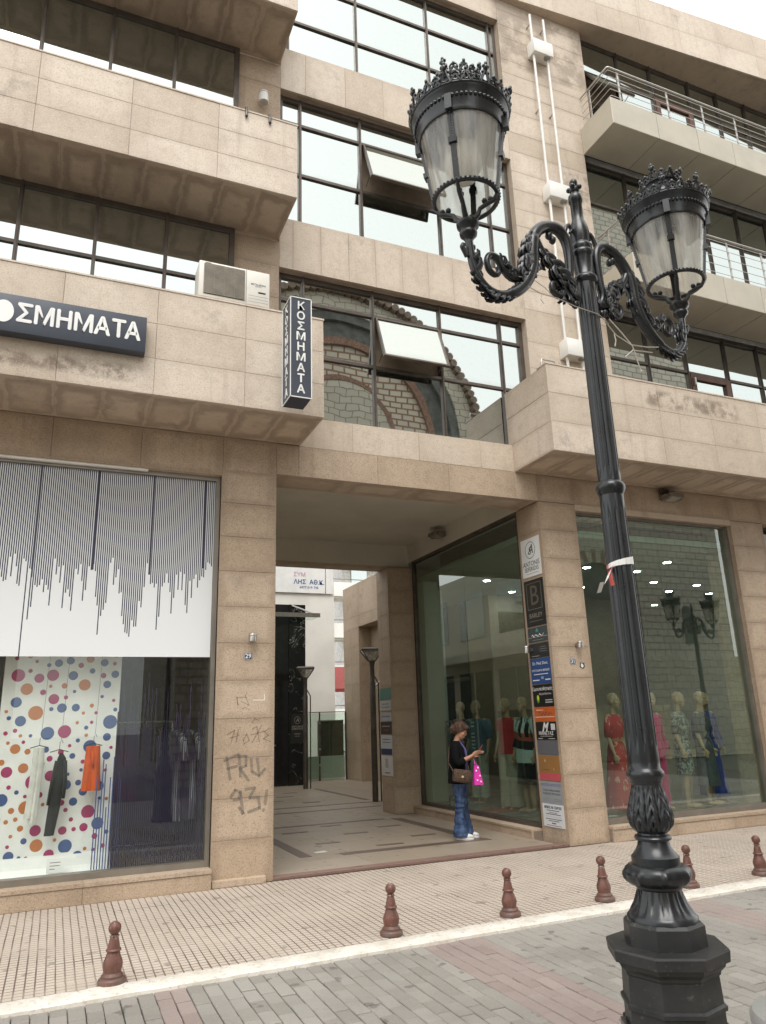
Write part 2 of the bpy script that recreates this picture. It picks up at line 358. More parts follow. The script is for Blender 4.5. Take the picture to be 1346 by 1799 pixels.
def lantern_glass():
    t = NT('weathered_lantern_glazing'); co = t.coords()
    tr = t.n('ShaderNodeBsdfTransparent'); tr.inputs[0].default_value = (.90, .89, .85, 1)
    gl = t.n('ShaderNodeBsdfGlossy'); gl.inputs['Roughness'].default_value = .12
    df = t.n('ShaderNodeBsdfTranslucent'); df.inputs[0].default_value = (.74, .73, .69, 1)
    d2 = t.n('ShaderNodeBsdfDiffuse'); d2.inputs[0].default_value = (.68, .67, .63, 1)
    fr = t.n('ShaderNodeFresnel'); fr.inputs[0].default_value = 1.45
    mp = t.n('ShaderNodeMapping'); mp.inputs['Scale'].default_value = (22, 22, 2.2); t.l(co, mp.inputs[0])
    k = t.ramp(t.noise(mp.outputs[0], 1.0, 4), .28, .72, .22, .72)
    m0 = t.n('ShaderNodeMixShader'); m0.inputs[0].default_value = .5; t.l(df.outputs[0], m0.inputs[1]); t.l(d2.outputs[0], m0.inputs[2])
    a = t.n('ShaderNodeMixShader'); t.l(k, a.inputs[0]); t.l(tr.outputs[0], a.inputs[1]); t.l(m0.outputs[0], a.inputs[2])
    x = t.n('ShaderNodeMixShader'); bf = t.n('ShaderNodeNewGeometry'); t.l(t.math('MULTIPLY', t.math('MULTIPLY', fr.outputs[0], 1.2, clamp=True), t.math('SUBTRACT', 1.0, bf.outputs['Backfacing'])), x.inputs[0]); t.l(a.outputs[0], x.inputs[1]); t.l(gl.outputs[0], x.inputs[2])
    t.l(x.outputs[0], t.out.inputs[0]); return t.m
M['lantern_glass'] = lantern_glass()
def emit(name, c, s):
    t = NT(name); e = t.n('ShaderNodeEmission'); e.inputs[0].default_value = c+(1,); e.inputs[1].default_value = s; t.l(e.outputs[0], t.out.inputs[0]); return t.m
M['led_cool'] = emit('cool_downlight', (.90, .97, 1.0), 46); M['led_warm'] = emit('warm_downlight', (1.0, .98, .80), 46)
def paint(name, c, rough=.5, var=.06, **kw):
    if name not in M: M[name] = mk(name, c, rough, 0, var, 3, .05, 60, **kw)
    return M[name]
def tileable(name, a, b, rough, speck, var=.5):
    t = NT(name); co = t.coords(); oi = t.n('ShaderNodeObjectInfo'); geo = t.n('ShaderNodeNewGeometry')
    c = t.mix(oi.outputs['Random'], a, b); big = t.noise(geo.outputs['Position'], 1.1, 5, .6)
    c = t.mix(t.ramp(big, .4, .75, 0, var), c, tuple(x*.68 for x in a))
    spots = t.noise(geo.outputs['Position'], 6.5, 2, .4); c = t.mix(t.ramp(spots, .67, .70, 0, .6), c, tuple(x*.35 for x in a))
    g = t.noise(co, 160, 2, .7); c = t.mix(t.ramp(g, .55, .72, 0, speck), c, tuple(x*.55 for x in a))
    c = t.mix(t.ramp(g, .46, .28, 0, speck), c, tuple(min(1, x*1.3) for x in b))
    return t.done(c, rough, 0, g, .25, .0012)
M['tile'] = tileable('pavement_tile', (.50, .425, .355), (.55, .475, .405), .8, .35, .35)
def groove():
    t = NT('dirty_groove'); geo = t.n('ShaderNodeNewGeometry'); f = t.noise(geo.outputs['Position'], 1.3, 4, .6)
    return t.done(t.mix(t.ramp(f, .38, .66), (.20, .155, .125), (.38, .315, .26)), .95)
M['groove'] = groove()
M['brick_grey'] = tileable('grey_paver', (.255, .235, .208), (.335, .315, .285), .8, .5)
M['brick_red'] = tileable('red_paver', (.29, .228, .205), (.335, .278, .252), .8, .45)
M['brick_bed'] = mk('paver_joint_sand', (.10, .09, .08), .95)
M['floor_slab'] = tileable('passage_slab', (.335, .27, .205), (.365, .30, .235), .42, .25, .3)
M['floor_dark'] = tileable('passage_dark_inlay', (.13, .09, .072), (.155, .11, .088), .4, .25, .3)
M['floor_edge'] = tileable('passage_step_edge', (.22, .135, .11), (.26, .16, .13), .5, .3, .3)
def kerb_mat():
    t = NT('worn_white_kerb_paint'); geo = t.n('ShaderNodeNewGeometry'); p = geo.outputs['Position']
    f = t.noise(p, 5, 6, .7); g = t.noise(p, 24, 4, .7)
    c = t.mix(t.ramp(f, .35, .7), (.78, .74, .67), (.60, .55, .48)); c = t.mix(t.ramp(g, .55, .66, 0, .7), c, (.40, .35, .29))
    return t.done(c, .75, 0, g, .4, .004)
M['kerb'] = kerb_mat()
def masonry(name, c1, c2, mortar, bw, rh, ms=.02, sq=1.0, rnd=.0, off=.5):
    t = NT(name); geo = t.n('ShaderNodeNewGeometry'); b = t.n('ShaderNodeTexBrick')
    sp = t.n('ShaderNodeSeparateXYZ'); t.l(geo.outputs['Position'], sp.inputs[0]); cb = t.n('ShaderNodeCombineXYZ')
    t.l(t.math('ADD', sp.outputs[0], sp.outputs[1]), cb.inputs[0]); t.l(sp.outputs[2], cb.inputs[1])
    v = cb.outputs[0]
    if rnd:
        ns = t.n('ShaderNodeTexNoise'); ns.inputs['Scale'].default_value = 1.3; t.l(v, ns.inputs['Vector'])
        sb = t.n('ShaderNodeVectorMath', operation='MULTIPLY_ADD'); sb.inputs[1].default_value = (rnd, rnd, 0); t.l(ns.outputs['Color'], sb.inputs[0]); t.l(v, sb.inputs[2]); v = sb.outputs[0]
    t.l(v, b.inputs['Vector']); b.offset = off
    for k, q in (('Color1', c1), ('Color2', c2), ('Mortar', mortar)): b.inputs[k].default_value = q+(1,)
    for k, q in (('Scale', 1), ('Mortar Size', ms), ('Brick Width', bw), ('Row Height', rh), ('Bias', 0)): b.inputs[k].default_value = q
    return t.done(b.outputs['Color'], .85, 0, b.outputs['Fac'], -.6, .03)
M['ch_stone'] = masonry('church_rubble_stone', (.60, .55, .45), (.50, .46, .38), (.26, .22, .18), .46, .27, .018, rnd=.35)
M['ch_brick'] = masonry('church_banded_stone', (.60, .55, .45), (.52, .47, .39), (.25, .14, .09), .46, .24, .034)
M['tower'] = masonry('tower_ashlar', (.60, .56, .48), (.52, .48, .41), (.30, .24, .19), .52, .27, .026)
M['ch_red'] = mk('church_red_brick', (.25, .14, .10), .8, 0, .3, 12, .3, 30)
M['ch_tile'] = mk('church_clay_tile', (.22, .16, .12), .8, 0, .3, 6, .3, 20)
M['ch_dark'] = mk('church_dark_slate', (.12, .12, .11), .8, 0, .3, 3)
M['marble'] = None
def marble():
    t = NT('black_veined_marble'); co = t.coords(); w = t.n('ShaderNodeTexNoise'); w.inputs['Scale'].default_value = 1.4; w.inputs['Detail'].default_value = 6; w.inputs['Distortion'].default_value = 1.6
    t.l(co, w.inputs['Vector']); v = t.math('ABSOLUTE', t.math('SUBTRACT', w.outputs['Fac'], .5))
    c = t.mix(t.math('MULTIPLY', t.ramp(v, 0, .010, 1, 0), t.ramp(t.noise(co, 2.2, 2), .45, .6)), (.012, .012, .012), (.45, .44, .42)); return t.done(c, .12)
M['marble'] = marble()
# ------------------------------------------------------------------ ground, road, pavement, passage floor
Y0, YW, YP = 8.72, 8.90, 7.74
g = MB().add([(-300,-300,-.06),(300,-300,-.06),(300,300,-.06),(-300,300,-.06)], [(0,1,2,3)]).build('ground', mk('old_asphalt', (.16, .155, .145), .9, 0, .2, 1.5))
tag(g, None, kind='structure')
def yi(x): return 5.934 + .0215*x
def yo(x): return 5.705 + .0200*x
road = MB().box(-14, 26, -4.6, 5.85, -.058, -.046).build('road', M['brick_bed'], origin=(0,0,-.058)); tag(road, None, kind='structure')
BW, BL = .105, .21
cells = []
for i in range(-120, 190):
    x0 = i*BW; offy = (i % 2)*BL/2
    for j in range(-22, 30):
        y0 = j*BL + offy; y1 = y0 + BL
        lim = yo(x0) + .03
        if y0 > lim-.03: continue
        y1 = min(y1, lim)
        xc, yc = x0+BW/2, (y0+y1)/2
        vis = yc > 5.47 - .541*(xc+.16) - .12 and -.35 < xc < 6.9 and yc > 3.3 and xc < 3.75 + (yc-3.46)*1.22
        d = math.hypot(xc, yc)
        cells.append((not vis, d, x0, y0, y1))
cells.sort(key=lambda c: (c[0], c[1]))
def is_red(x):
    return .77 < x < .97 or 2.78 < x < 3.28 or 5.2 < x < 5.7 or -2.0 < x < -1.8
rest = MB(); nb = 0
for hid, d, x0, y0, y1 in cells:
    red = is_red(x0+BW/2); 
    if not hid and nb < 300:
        o = panel(road, (x0, y0, -.020), (1,0,0), (0,1,0), BW, y1-y0, M['brick_red' if red else 'brick_grey'], t=.03, name='paving_brick', gap=.0028, bev=.005, jit=.0028)
        o.rotation_euler.z += random.uniform(-.016, .016); o.rotation_euler.x += random.uniform(-.014, .014); nb += 1
    elif -7 < x0 < 16 and y0 > -2.5:
        z = -.020 + random.uniform(-.002, .002); gq = .0022; b = .004
        xa, xb, ya, yb = x0+gq, x0+BW-gq, y0+gq, y1-gq
        rest.add([(xa,ya,-.05),(xb,ya,-.05),(xb,yb,-.05),(xa,yb,-.05),(xa,ya,z-b),(xb,ya,z-b),(xb,yb,z-b),(xa,yb,z-b),(xa+b,ya+b,z),(xb-b,ya+b,z),(xb-b,yb-b,z),(xa+b,yb-b,z)],
                 [(8,9,10,11)]+[(k,(k+1)%4,4+(k+1)%4,4+k) for k in range(4)]+[(4+k,4+(k+1)%4,8+(k+1)%4,8+k) for k in range(4)], 1 if red else 0)
ro = rest.build('paving_bricks', [M['brick_grey'], M['brick_red']], road); ro['kind'] = 'stuff'
# kerb: worn white painted stone edge
kb = MB(); n = 420; K = []
for i in range(n+1):
    x = -8 + 24*i/n; a = yo(x)+random.uniform(-.007,.007); b = yi(x)+random.uniform(-.008,.008)
    K.append([(x, a-.004, -.05), (x, a, .0), (x, a+.012, .006+random.uniform(-.001,.001)), (x, b-.01, .006+random.uniform(-.001,.001)), (x, b, .0005), (x, b, -.05)])
b0 = [p for r in K for p in r]; kb.add(b0, [(i*6+j, (i+1)*6+j, (i+1)*6+j+1, i*6+j+1) for i in range(n) for j in range(5)])
kb.f = [tuple(f) for f in kb.f]
ko = kb.build('kerb', M['kerb'], origin=(0,5.8,-.05), smooth=40); tag(ko, None, kind='structure')
# pavement of grooved tiles
pv = MB().box(-14, 26, 5.9, 8.74, -.057, -.030).build('pavement', M['groove'], origin=(0,8,-.057)); tag(pv, None, kind='structure')
TC, TN = .064, 8
def tile_mesh(ny):
    me = bpy.data.meshes.new('pavement_tile'); mb = MB(); w = TC*TN; h = TC*ny
    mb.add([(0.001,0.001,-.006),(w-.001,0.001,-.006),(w-.001,h-.001,-.006),(0.001,h-.001,-.006),(0.001,0.001,-.025),(w-.001,0.001,-.025),(w-.001,h-.001,-.025),(0.001,h-.001,-.025)],
           [(0,1,2,3),(0,4,5,1),(1,5,6,2),(2,6,7,3),(3,7,4,0)], 1)
    for i in range(TN):
        for j in range(ny):
            x, y = i*TC, j*TC; g = .0034; b = .0018
            mb.add([(x+g,y+g,-.0058),(x+TC-g,y+g,-.0058),(x+TC-g,y+TC-g,-.0058),(x+g,y+TC-g,-.0058),(x+g+b,y+g+b,0),(x+TC-g-b,y+g+b,0),(x+TC-g-b,y+TC-g-b,0),(x+g+b,y+TC-g-b,0)],
                   [(4,5,6,7)], 0); n0 = len(mb.v)-8; mb.f += [tuple(n0+q for q in (k,(k+1)%4,4+(k+1)%4,4+k)) for k in range(4)]; mb.m += [1]*4
    me.from_pydata(mb.v, [], mb.f); me.materials.append(M['tile']); me.materials.append(M['groove']); me.polygons.foreach_set('material_index', mb.m); me.update(); return me
full, half = tile_mesh(8), tile_mesh(4)
TT = TC*TN
for i in range(27):
    x = -2.42 + i*TT
    for k in range(6):
        y1 = 8.70 - k*TT; me = full if k < 5 else half; y0 = y1 - (TT if k < 5 else TT/2)
        o = bpy.data.objects.new('pavement_tile', me); col.objects.link(o); o.parent = pv
        p = Vector((x+random.uniform(-.0012,.0012), y0+random.uniform(-.0012,.0012), random.uniform(-.0012,.0012))); ORG[o] = p
        o.location = p - ORG[pv]; o.rotation_euler = (random.uniform(-.0015,.0015), random.uniform(-.0015,.0015), random.uniform(-.004,.004))
fp = MB().box(-14, -2.44, 5.95, 8.72, -.03, -.002).box(11.42, 26, 6.2, 8.72, -.03, -.002).build('paving_sheet', M['tile'], pv)
# passage and courtyard floor
pf = MB().box(1.2, 9.2, 8.74, 24.2, -.055, .0).build('passage_floor', M['groove'], origin=(4,12,-.055)); tag(pf, None, kind='structure')
ZF = .03
SX = [2.345, 3.0, 3.64, 4.28, 4.92, 5.56, 6.20]
SY = [8.88] + [8.88+.62*i for i in range(1, 8)] + [13.72]
clad(pf, 'T', ZF, SX, SY, M['floor_slab'], name='floor_slab', t=.028, gap=.0012, bev=.0012, jit=.0006)
clad(pf, 'T', ZF, lin(1.3, 9.1, 8), lin(13.72, 24.0, 11), M['floor_slab'], name='floor_slab', t=.028, gap=.0012, bev=.0012, jit=.0006)
clad(pf, 'T', ZF, [2.345, 3.3, 4.3, 5.3, 6.33], [8.73, 8.88], M['floor_edge'], name='step_edge', t=.028, gap=.0012, bev=.002, jit=.0006)
inl = [(3.52,5.72,9.66,9.84),(2.98,3.14,9.80,12.65),(5.50,5.68,9.84,12.66),(3.2,5.40,12.68,12.80),(3.36,3.78,11.96,12.06),(4.17,4.55,11.36,11.46),(4.93,5.31,10.56,10.66),
       (4.17,4.56,10.06,10.16),(4.90,5.29,11.77,11.87),(3.5,3.85,10.68,10.78),(4.14,4.49,12.40,12.50),(3.2,6.15,14.62,14.74),(3.2,6.5,15.48,15.6),(6.32,6.44,15.95,19.6),
       (5.04,5.42,16.26,16.40),(5.30,5.66,18.82,18.95),(4.4,4.8,17.0,17.12),(4.9,5.3,17.9,18.02),(3.9,4.3,16.4,16.5)]
for x0, x1, y0, y1 in inl:
    panel(pf, (x0, y0, ZF+.0032), (1,0,0), (0,1,0), x1-x0, y1-y0, M['floor_dark'], t=.006, name='dark_inlay', gap=0, bev=.001, jit=0)
# ------------------------------------------------------------------ office building: stone, windows, balconies
bl = empty('office_building', (4.3, Y0, 0)); tag(bl, 'three storey sandy granite office building with mirrored windows over a passage', 'building')
S, SW, SO, CO = M['stone'], M['stone_warm'], M['stone_soffit'], M['core']
MB().box(-4, 16, 9.07, 13.72, 5.27, 15.55).build('structural_core', M['concrete'], bl)
def pillar(x0, x1, y1, left=True):
    o = MB().box(x0+.02, x1-.02, Y0+.03, y1-.02, 0, 4.74).build('pillar', CO, bl)
    rows = [.0] + [4.74 - .4283*k for k in range(10, -1, -1)]
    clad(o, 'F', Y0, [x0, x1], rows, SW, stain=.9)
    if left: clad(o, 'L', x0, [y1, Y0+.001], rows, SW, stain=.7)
    return o
pil_l = pillar(1.65, 2.345, 9.33, False)
MB().box(2.318, 2.342, Y0+.004, 9.33, .02, 4.738).build('side_slab', SW, pil_l)
pil_r = pillar(6.34, 7.0, 9.33)
pil_3 = pillar(10.2, 10.95, 9.33)
MB().bbox(1.66, 2.25, 8.655, 8.80, .001, .075, .008).build('loose_footing_slab', SW, pil_l)
# beam over the shops and the passage
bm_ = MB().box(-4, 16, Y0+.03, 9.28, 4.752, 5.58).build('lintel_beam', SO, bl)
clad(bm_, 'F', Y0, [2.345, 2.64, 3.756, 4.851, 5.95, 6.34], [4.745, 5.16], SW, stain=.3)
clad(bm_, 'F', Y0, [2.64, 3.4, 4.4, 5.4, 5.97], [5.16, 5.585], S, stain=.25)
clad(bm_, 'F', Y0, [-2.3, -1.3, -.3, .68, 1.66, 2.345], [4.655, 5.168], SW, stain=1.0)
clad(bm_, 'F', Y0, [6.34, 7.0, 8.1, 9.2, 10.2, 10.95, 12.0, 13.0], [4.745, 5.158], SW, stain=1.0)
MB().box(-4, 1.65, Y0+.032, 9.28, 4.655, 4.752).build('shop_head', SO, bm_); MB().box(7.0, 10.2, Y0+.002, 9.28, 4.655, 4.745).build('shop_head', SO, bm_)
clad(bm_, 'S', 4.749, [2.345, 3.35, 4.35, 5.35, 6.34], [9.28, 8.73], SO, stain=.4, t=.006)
# stone balconies
def balcony(x0, x1, yf, z0, z1, us, left=False, sw=.49, st=.5):
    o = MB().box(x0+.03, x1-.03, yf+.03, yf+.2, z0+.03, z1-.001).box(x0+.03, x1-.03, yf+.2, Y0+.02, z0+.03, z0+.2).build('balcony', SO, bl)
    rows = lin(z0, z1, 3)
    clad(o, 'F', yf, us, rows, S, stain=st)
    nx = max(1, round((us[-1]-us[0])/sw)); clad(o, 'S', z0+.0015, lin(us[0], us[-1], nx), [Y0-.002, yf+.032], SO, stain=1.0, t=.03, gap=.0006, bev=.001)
    if left: clad(o, 'L', x0, [8.83, yf+.001], rows, S, stain=.6)
    else: MB().box(x1-.028, x1-.002, yf+.032, Y0, z0+.033, z1-.002).build('end_slab', S, o)
    MB().box(x0-.008, x1+.008, yf-.008, yf+.215, z1+.001, z1+.022).build('coping', S, o)
    return o
bal_l1 = balcony(-3.5, 2.66, YP, 5.17, 6.47, [-2.27, -1.28, -.29, .69, 1.695, 2.66])
bal_l2 = balcony(-3.8, 2.33, 7.76, 8.20, 9.33, [-2.83, -1.8, -.776, .251, 1.295, 2.33])
bal_l3 = balcony(-3.8, 2.34, 7.76, 11.32, 12.5, [-2.83, -1.8, -.776, .251, 1.295, 2.34])
bal_r1 = balcony(5.97, 15, YP, 5.16, 6.46, [5.97, 7.0, 7.98, 9.02, 10.05, 11.1, 12.1, 13.1], True)
# spandrels, wall strip and right column
def wallpiece(name, x0, x1, z0, z1, us, vs, mat=S, y1=9.06, st=.4):
    o = MB().box(x0+.002, x1-.002, Y0+.03, y1, z0+.002, z1-.002).build(name, SO, bl); clad(o, 'F', Y0, us, vs, mat, stain=st); return o
wallpiece('spandrel', 2.355, 6.42, 7.80, 8.62, [2.355, 2.555, 2.972, 3.40, 3.825, 4.26, 4.70, 5.13, 5.56, 5.99, 6.42], [7.80, 8.62])
wallpiece('spandrel', 2.355, 6.42, 10.90, 11.69, [2.355, 2.75, 3.4, 4.05, 4.7, 5.35, 5.9, 6.42], [10.90, 11.69])
wallpiece('spandrel', 2.34, 6.42, 13.98, 14.5, [2.34, 3.4, 4.5, 5.5, 6.42], [13.98, 14.5])
wallpiece('wall_strip', 1.715, 2.355, 6.3, 8.2, [1.715, 2.355], [6.3, 6.9, 7.3, 7.8, 8.2], SW)
wallpiece('wall_strip', 1.715, 2.355, 9.2, 11.32, [1.715, 2.355], [9.2, 9.75, 10.3, 10.9, 11.32], SW)
wallpiece('wall_strip', 1.715, 2.355, 5.6, 6.3, [1.715, 2.355], [5.6, 6.3], SW)
cv = [6.42, 6.95, 7.41, 8.0, 8.35, 8.69, 9.25, 9.57, 9.91, 10.3, 10.67, 11.1, 11.5, 11.95, 12.4, 12.8, 13.1, 13.62, 13.9, 14.26, 14.5]
wallpiece('column', 6.42, 8.07, 5.6, 12.2, [6.42, 8.07], cv[:14] , S, st=.5)
wallpiece('column', 6.42, 8.33, 11.95, 14.5, [6.42, 8.33], [11.95] + cv[14:], S, st=.6)
# cornice, running out slightly from the wall line
def yc(x): return 8.60 - .0724*(x-6.83)
cn = MB(); X0, X1 = 2.2, 16.0
cn.add([(X0,9.3,14.5),(X1,9.3,14.5),(X1,yc(X1)+.03,14.5),(X0,yc(X0)+.03,14.5),(X0,9.3,15.64),(X1,9.3,15.64),(X1,yc(X1)+.03,15.64),(X0,yc(X0)+.03,15.64)],
       [(0,1,2,3),(7,6,5,4),(3,2,6,7),(1,0,4,5),(2,1,5,6),(0,3,7,4)])
cor = cn.build('cornice', SO, bl)
ud = Vector((1, -.0724, 0)).normalized()
for i in range(11):
    x = 3.6 + i*1.0
    for z0, z1 in ((14.5, 15.08), (15.08, 15.66)):
        panel(cor, (x, yc(x), z0), ud, (0,0,1), 1.0*math.hypot(1,.0724), z1-z0, S, stain=.15)
# windows ------------------------------------------------------------
def window(x0, x1, z0, z1, mx, tz, glass, yw=YW, fr=.045, skip=(), name='window', fm=None):
    """one glazed opening: frame with mullions and transoms; panes are children"""
    fm = fm or M['frame']; xs = [x0] + list(mx) + [x1]; zs = [z0] + list(tz) + [z1]
    mb = MB()
    for x in xs:
        a, b = (x, x+fr*1.5) if x == x0 else ((x-fr*1.5, x) if x == x1 else (x-fr/2, x+fr/2))
        mb.box(a, b, yw-.055, yw+.05, z0, z1)
    for z in zs:
        a, b = (z, z+fr*1.2) if z == z0 else ((z-fr*1.6, z) if z == z1 else (z-fr/2, z+fr/2))
        mb.box(x0+.003, x1-.003, yw-.05, yw+.045, a, b)
    for x in mx: mb.box(x-fr*.2, x+fr*.2, yw-.068, yw-.055, z0, z1)
    o = mb.build(name, fm, bl)
    for i in range(len(xs)-1):
        for j in range(len(zs)-1):
            if (i, j) in skip: continue
            p = panel(o, (xs[i]+fr*.4, yw-.02, zs[j]+fr*.4), (1,0,0), (0,0,1), xs[i+1]-xs[i]-fr*.8, zs[j+1]-zs[j]-fr*.8, glass, t=.006, name='pane', gap=0, bev=.0005, jit=.002)
            p.rotation_euler.x += random.uniform(-.0022, .0022); p.rotation_euler.z += random.uniform(-.0022, .0022)
    return o
def sash(win, x0, x1, zt, zb, yw, tilt, glass):
    """top-hung sash pushed open at the bottom"""
    L = zt-zb; c = Vector(((x0+x1)/2, yw-.06, zt)); dn = Vector((0, -math.sin(tilt), -math.cos(tilt))); nr = Vector((0, -math.cos(tilt), math.sin(tilt)))
    mb = MB(); hw = (x1-x0)/2; u = Vector((1,0,0)); f = .028
    for s in (-1, 1): mb.obox(c + u*s*(hw-f/2) + dn*(L/2), u, dn, nr, f/2, L/2, .022)
    for k in (f/2, L-f/2): mb.obox(c + dn*k, u, dn, nr, hw-f, f/2, .022)
    for s in (-1, 1):
        a = c + u*s*(hw-.04) + dn*(L*.8); mb.tube([a, (a.x, yw-.05, a.z-.12)], .007, 6)
    o = mb.build('open_sash', M['frame'], win)
    panel(win, c - u*(hw-f) + dn*(L-f) + nr*.005, (1,0,0), -dn, (x1-x0)-2*f, L-2*f, glass, t=.006, name='sash_pane', gap=0, bev=.0005, jit=0)
    MB().box(x0-.01, x1+.01, yw+.05, yw+.15, zb, zt).build('dark_room_backing', M['room'], win)  # solid backing box; the unlit room's shade is put into its brown
    return o
M['room'] = mk('dim_room', (.26, .20, .14), .9)
wf1 = window(2.355, 6.42, 5.585, 7.80, [2.74, 3.81, 4.92, 6.0], [6.57, 7.39], M['mirror'], skip=[(2,1)]); sash(wf1, 3.84, 4.89, 7.36, 6.57, YW, R_(20), M['mirror_pale'])
wf2 = window(2.355, 6.42, 8.62, 10.90, [2.7, 3.68, 5.04, 6.0], [9.54, 10.44], M['mirror'], skip=[(2,1)]); sash(wf2, 3.72, 5.0, 10.41, 9.54, YW, R_(20), M['mirror_pale'])
wf3 = window(2.355, 6.42, 11.69, 13.98, [2.5, 3.66, 5.0, 6.27], [12.44, 13.30], M['mirror'])
wl1 = window(-2.6, 1.712, 6.3, 8.198, [-1.76, -.90, -.03, .825], [6.9, 7.33], M['mirror_dark'], yw=8.70)
wl2 = window(-2.6, 1.712, 9.2, 11.318, [-1.76, -.88, -.03, .81], [9.75], M['mirror_dark'], yw=8.70)
wr1 = window(8.07, 14, 6.3, 8.38, [9.04, 9.94, 10.94, 11.8, 12.7], [7.15, 7.52], M['mirror_dark'], skip=[(2,0),(2,1)])
wr2 = window(8.07, 14, 8.93, 11.51, [9.08, 10.18, 11.05, 11.95, 12.8], [9.6, 10.63], M['mirror_dark'])
wr3 = window(8.33, 14, 12.08, 14.5, [9.32, 10.18, 11.22, 12.03, 12.86], [12.95, 13.72], M['mirror_dark'], skip=[(0,1),(2,0),(2,1)]); sash(wr3, 8.40, 9.28, 13.69, 12.98, YW, R_(30), M['mirror_pale'])
def balcony_door(win, x0, x1, z0, z1):
    mb = MB(); f = .11
    mb.box(x0, x0+f, YW-.075, YW, z0, z1).box(x1-f, x1, YW-.075, YW, z0, z1).box(x0+f, x1-f, YW-.074, YW, z1-f, z1).box(x0+f, x1-f, YW-.074, YW, z0, z0+.2)
    d = mb.build('balcony_door', M['brown_door'], win); panel(d, (x0+f, YW-.03, z0+.2), (1,0,0), (0,0,1), x1-x0-2*f, z1-z0-.2-f, M['mirror_dark'], t=.006, name='door_pane', gap=0, bev=.0005, jit=0)
    MB().bbox(x0+.03, x0+.06, YW-.13, YW-.076, z0+.95, z0+1.1, .006).build('door_handle', M['alu'], d)
balcony_door(wr1, 9.965, 10.915, 6.3, 7.50); balcony_door(wr3, 10.205, 11.195, 12.1, 13.70)
# metal balconies on the right
def metal_balcony(z0, z1, zr):
    x0, x1, yf = 8.05, 14.0, 7.90; us = [x0, 9.085, 10.055, 10.95, 11.9, 12.9, x1]
    o = MB().box(x0+.02, x1-.02, yf+.02, Y0+.03, z0+.02, z1-.005).build('metal_balcony', M['dark'], bl)
    for face, at, a, b in (('F', yf, us, [z0, z1]), ('S', z0, us, [Y0, yf+.001])): clad(o, face, at, a, b, M['alu_panel'], name='cladding_panel', t=.018, gap=.005, bev=.003)
    clad(o, 'L', x0, [Y0, yf+.001], [z0, z1], M['alu_panel'], name='cladding_panel', t=.018, gap=.003, bev=.003)
    MB().box(x0+.01, x1, yf+.01, Y0+.02, z1-.004, z1+.004).build('deck', M['alu_panel'], o)
    px = [8.36, 9.5, 10.37, 11.22, 12.1, 13.0, 13.9]; yr = 7.95
    rl = MB().tube([(x0+.08, Y0-.02, zr), (x0+.08, yr+.02, zr), (x0+.10, yr, zr), (x1, yr, zr)], .017, 10).build('handrail', M['alu'], o, smooth=40)
    for k in range(5):
        z = z1 + .10 + (zr-z1-.17)*k/4
        MB().tube([(x0+.08, Y0-.02, z), (x0+.08, yr+.01, z), (x0+.09, yr, z), (x1, yr, z)], .0055, 6).build('rail_bar', M['alu'], o, smooth=60)
    for x in px: MB().box(x-.02, x+.02, yr+.012, yr+.024, z1, zr).build('rail_post', M['alu'], o)
    MB().box(x0+.092, x0+.104, Y0-.25, Y0-.21, z1, zr).build('rail_post', M['alu'], o)
metal_balcony(8.38, 8.92, 9.75); metal_balcony(11.51, 12.07, 12.80)
# balcony door threshold for the stone balcony is hidden by the parapet; passage ceiling and beams
ps = MB().box(2.345, 6.34, 9.28, 13.32, 5.10, 5.2).build('passage_ceiling', M['plaster'], bl)
MB().box(1.9, 6.36, 13.32, 13.60, 4.66, 5.2).build('rear_beam', M['plaster'], bl)
MB().box(1.9, 6.36, 13.31, 13.61, 4.60, 4.658).build('rear_beam_cladding', SW, bl)
MB().box(6.34, 6.60, 9.30, 13.32, 4.745, 5.2).build('side_beam', M['plaster'], bl)
MB().box(2.10, 2.34, 9.33, 13.72, 0, 5.2).build('passage_side_wall', M['plaster'], bl)
for y in (9.7, 11.6): q_ = MB().box(2.335, 2.352, y, y+1.6, .15, 3.2).build('side_shop_opening', M['dark'], bl); MB().box(2.35, 2.37, y+.78, y+.82, .15, 3.2).build('opening_mullion', M['alu'], q_)
MB().box(-4, 16, 9.07, 13.74, 5.2, 5.268).box(7.2, 16, 13.74, 16.6, 5.2, 5.268).build('floor_slab_above', M['concrete'], bl)
bp = MB().box(5.82, 6.36, 13.17, 13.70, 0, 4.6).build('pillar', CO, bl)
rows = lin(0.03, 4.6, 10)
clad(bp, 'F', 13.15, [5.80, 6.34], rows, SW, stain=.4); clad(bp, 'L', 5.80, [13.72, 13.151], rows, SW, stain=.4)
# ------------------------------------------------------------------ shops at street level
# left shop: stone sill, frame, glass, printed blind, room behind
sh = MB().box(-4, 1.65, 8.66, 9.1, .001, .17).build('shop_sill', CO, bl)
clad(sh, 'F', 8.63, [-2.2, -.9, .38, 1.65], [.0, .16], SW, stain=.6); clad(sh, 'T', .20, [-2.2, -.9, .38, 1.65], [8.62, 8.84], SW, stain=.3, t=.04)
fr_ = MB().box(1.60, 1.65, 8.80, 8.93, .2, 4.655).box(-4, 1.60, 8.80, 8.93, .2, .265).box(-4, 1.60, 8.80, 8.93, 4.60, 4.655).build('shop_window', M['frame_grey'], bl)
MB().box(-4, 1.60, 8.868, 8.878, .265, 4.60).build('pane', M['shop_glass'], fr_)
MB().bbox(-2.4, .78, 8.745, 8.80, 4.63, 4.68, .006).build('blind_headbox', M['white_paint'], fr_)
rm = MB()
rm.box(-4, 2.09, 12.9, 13.0, .0, 5.2).box(-4.1, -4, 8.95, 13, 0, 5.2).box(-4, 2.09, 8.95, 12.9, 4.9, 5.0).box(1.66, 2.09, 8.96, 12.9, .0, 4.9)
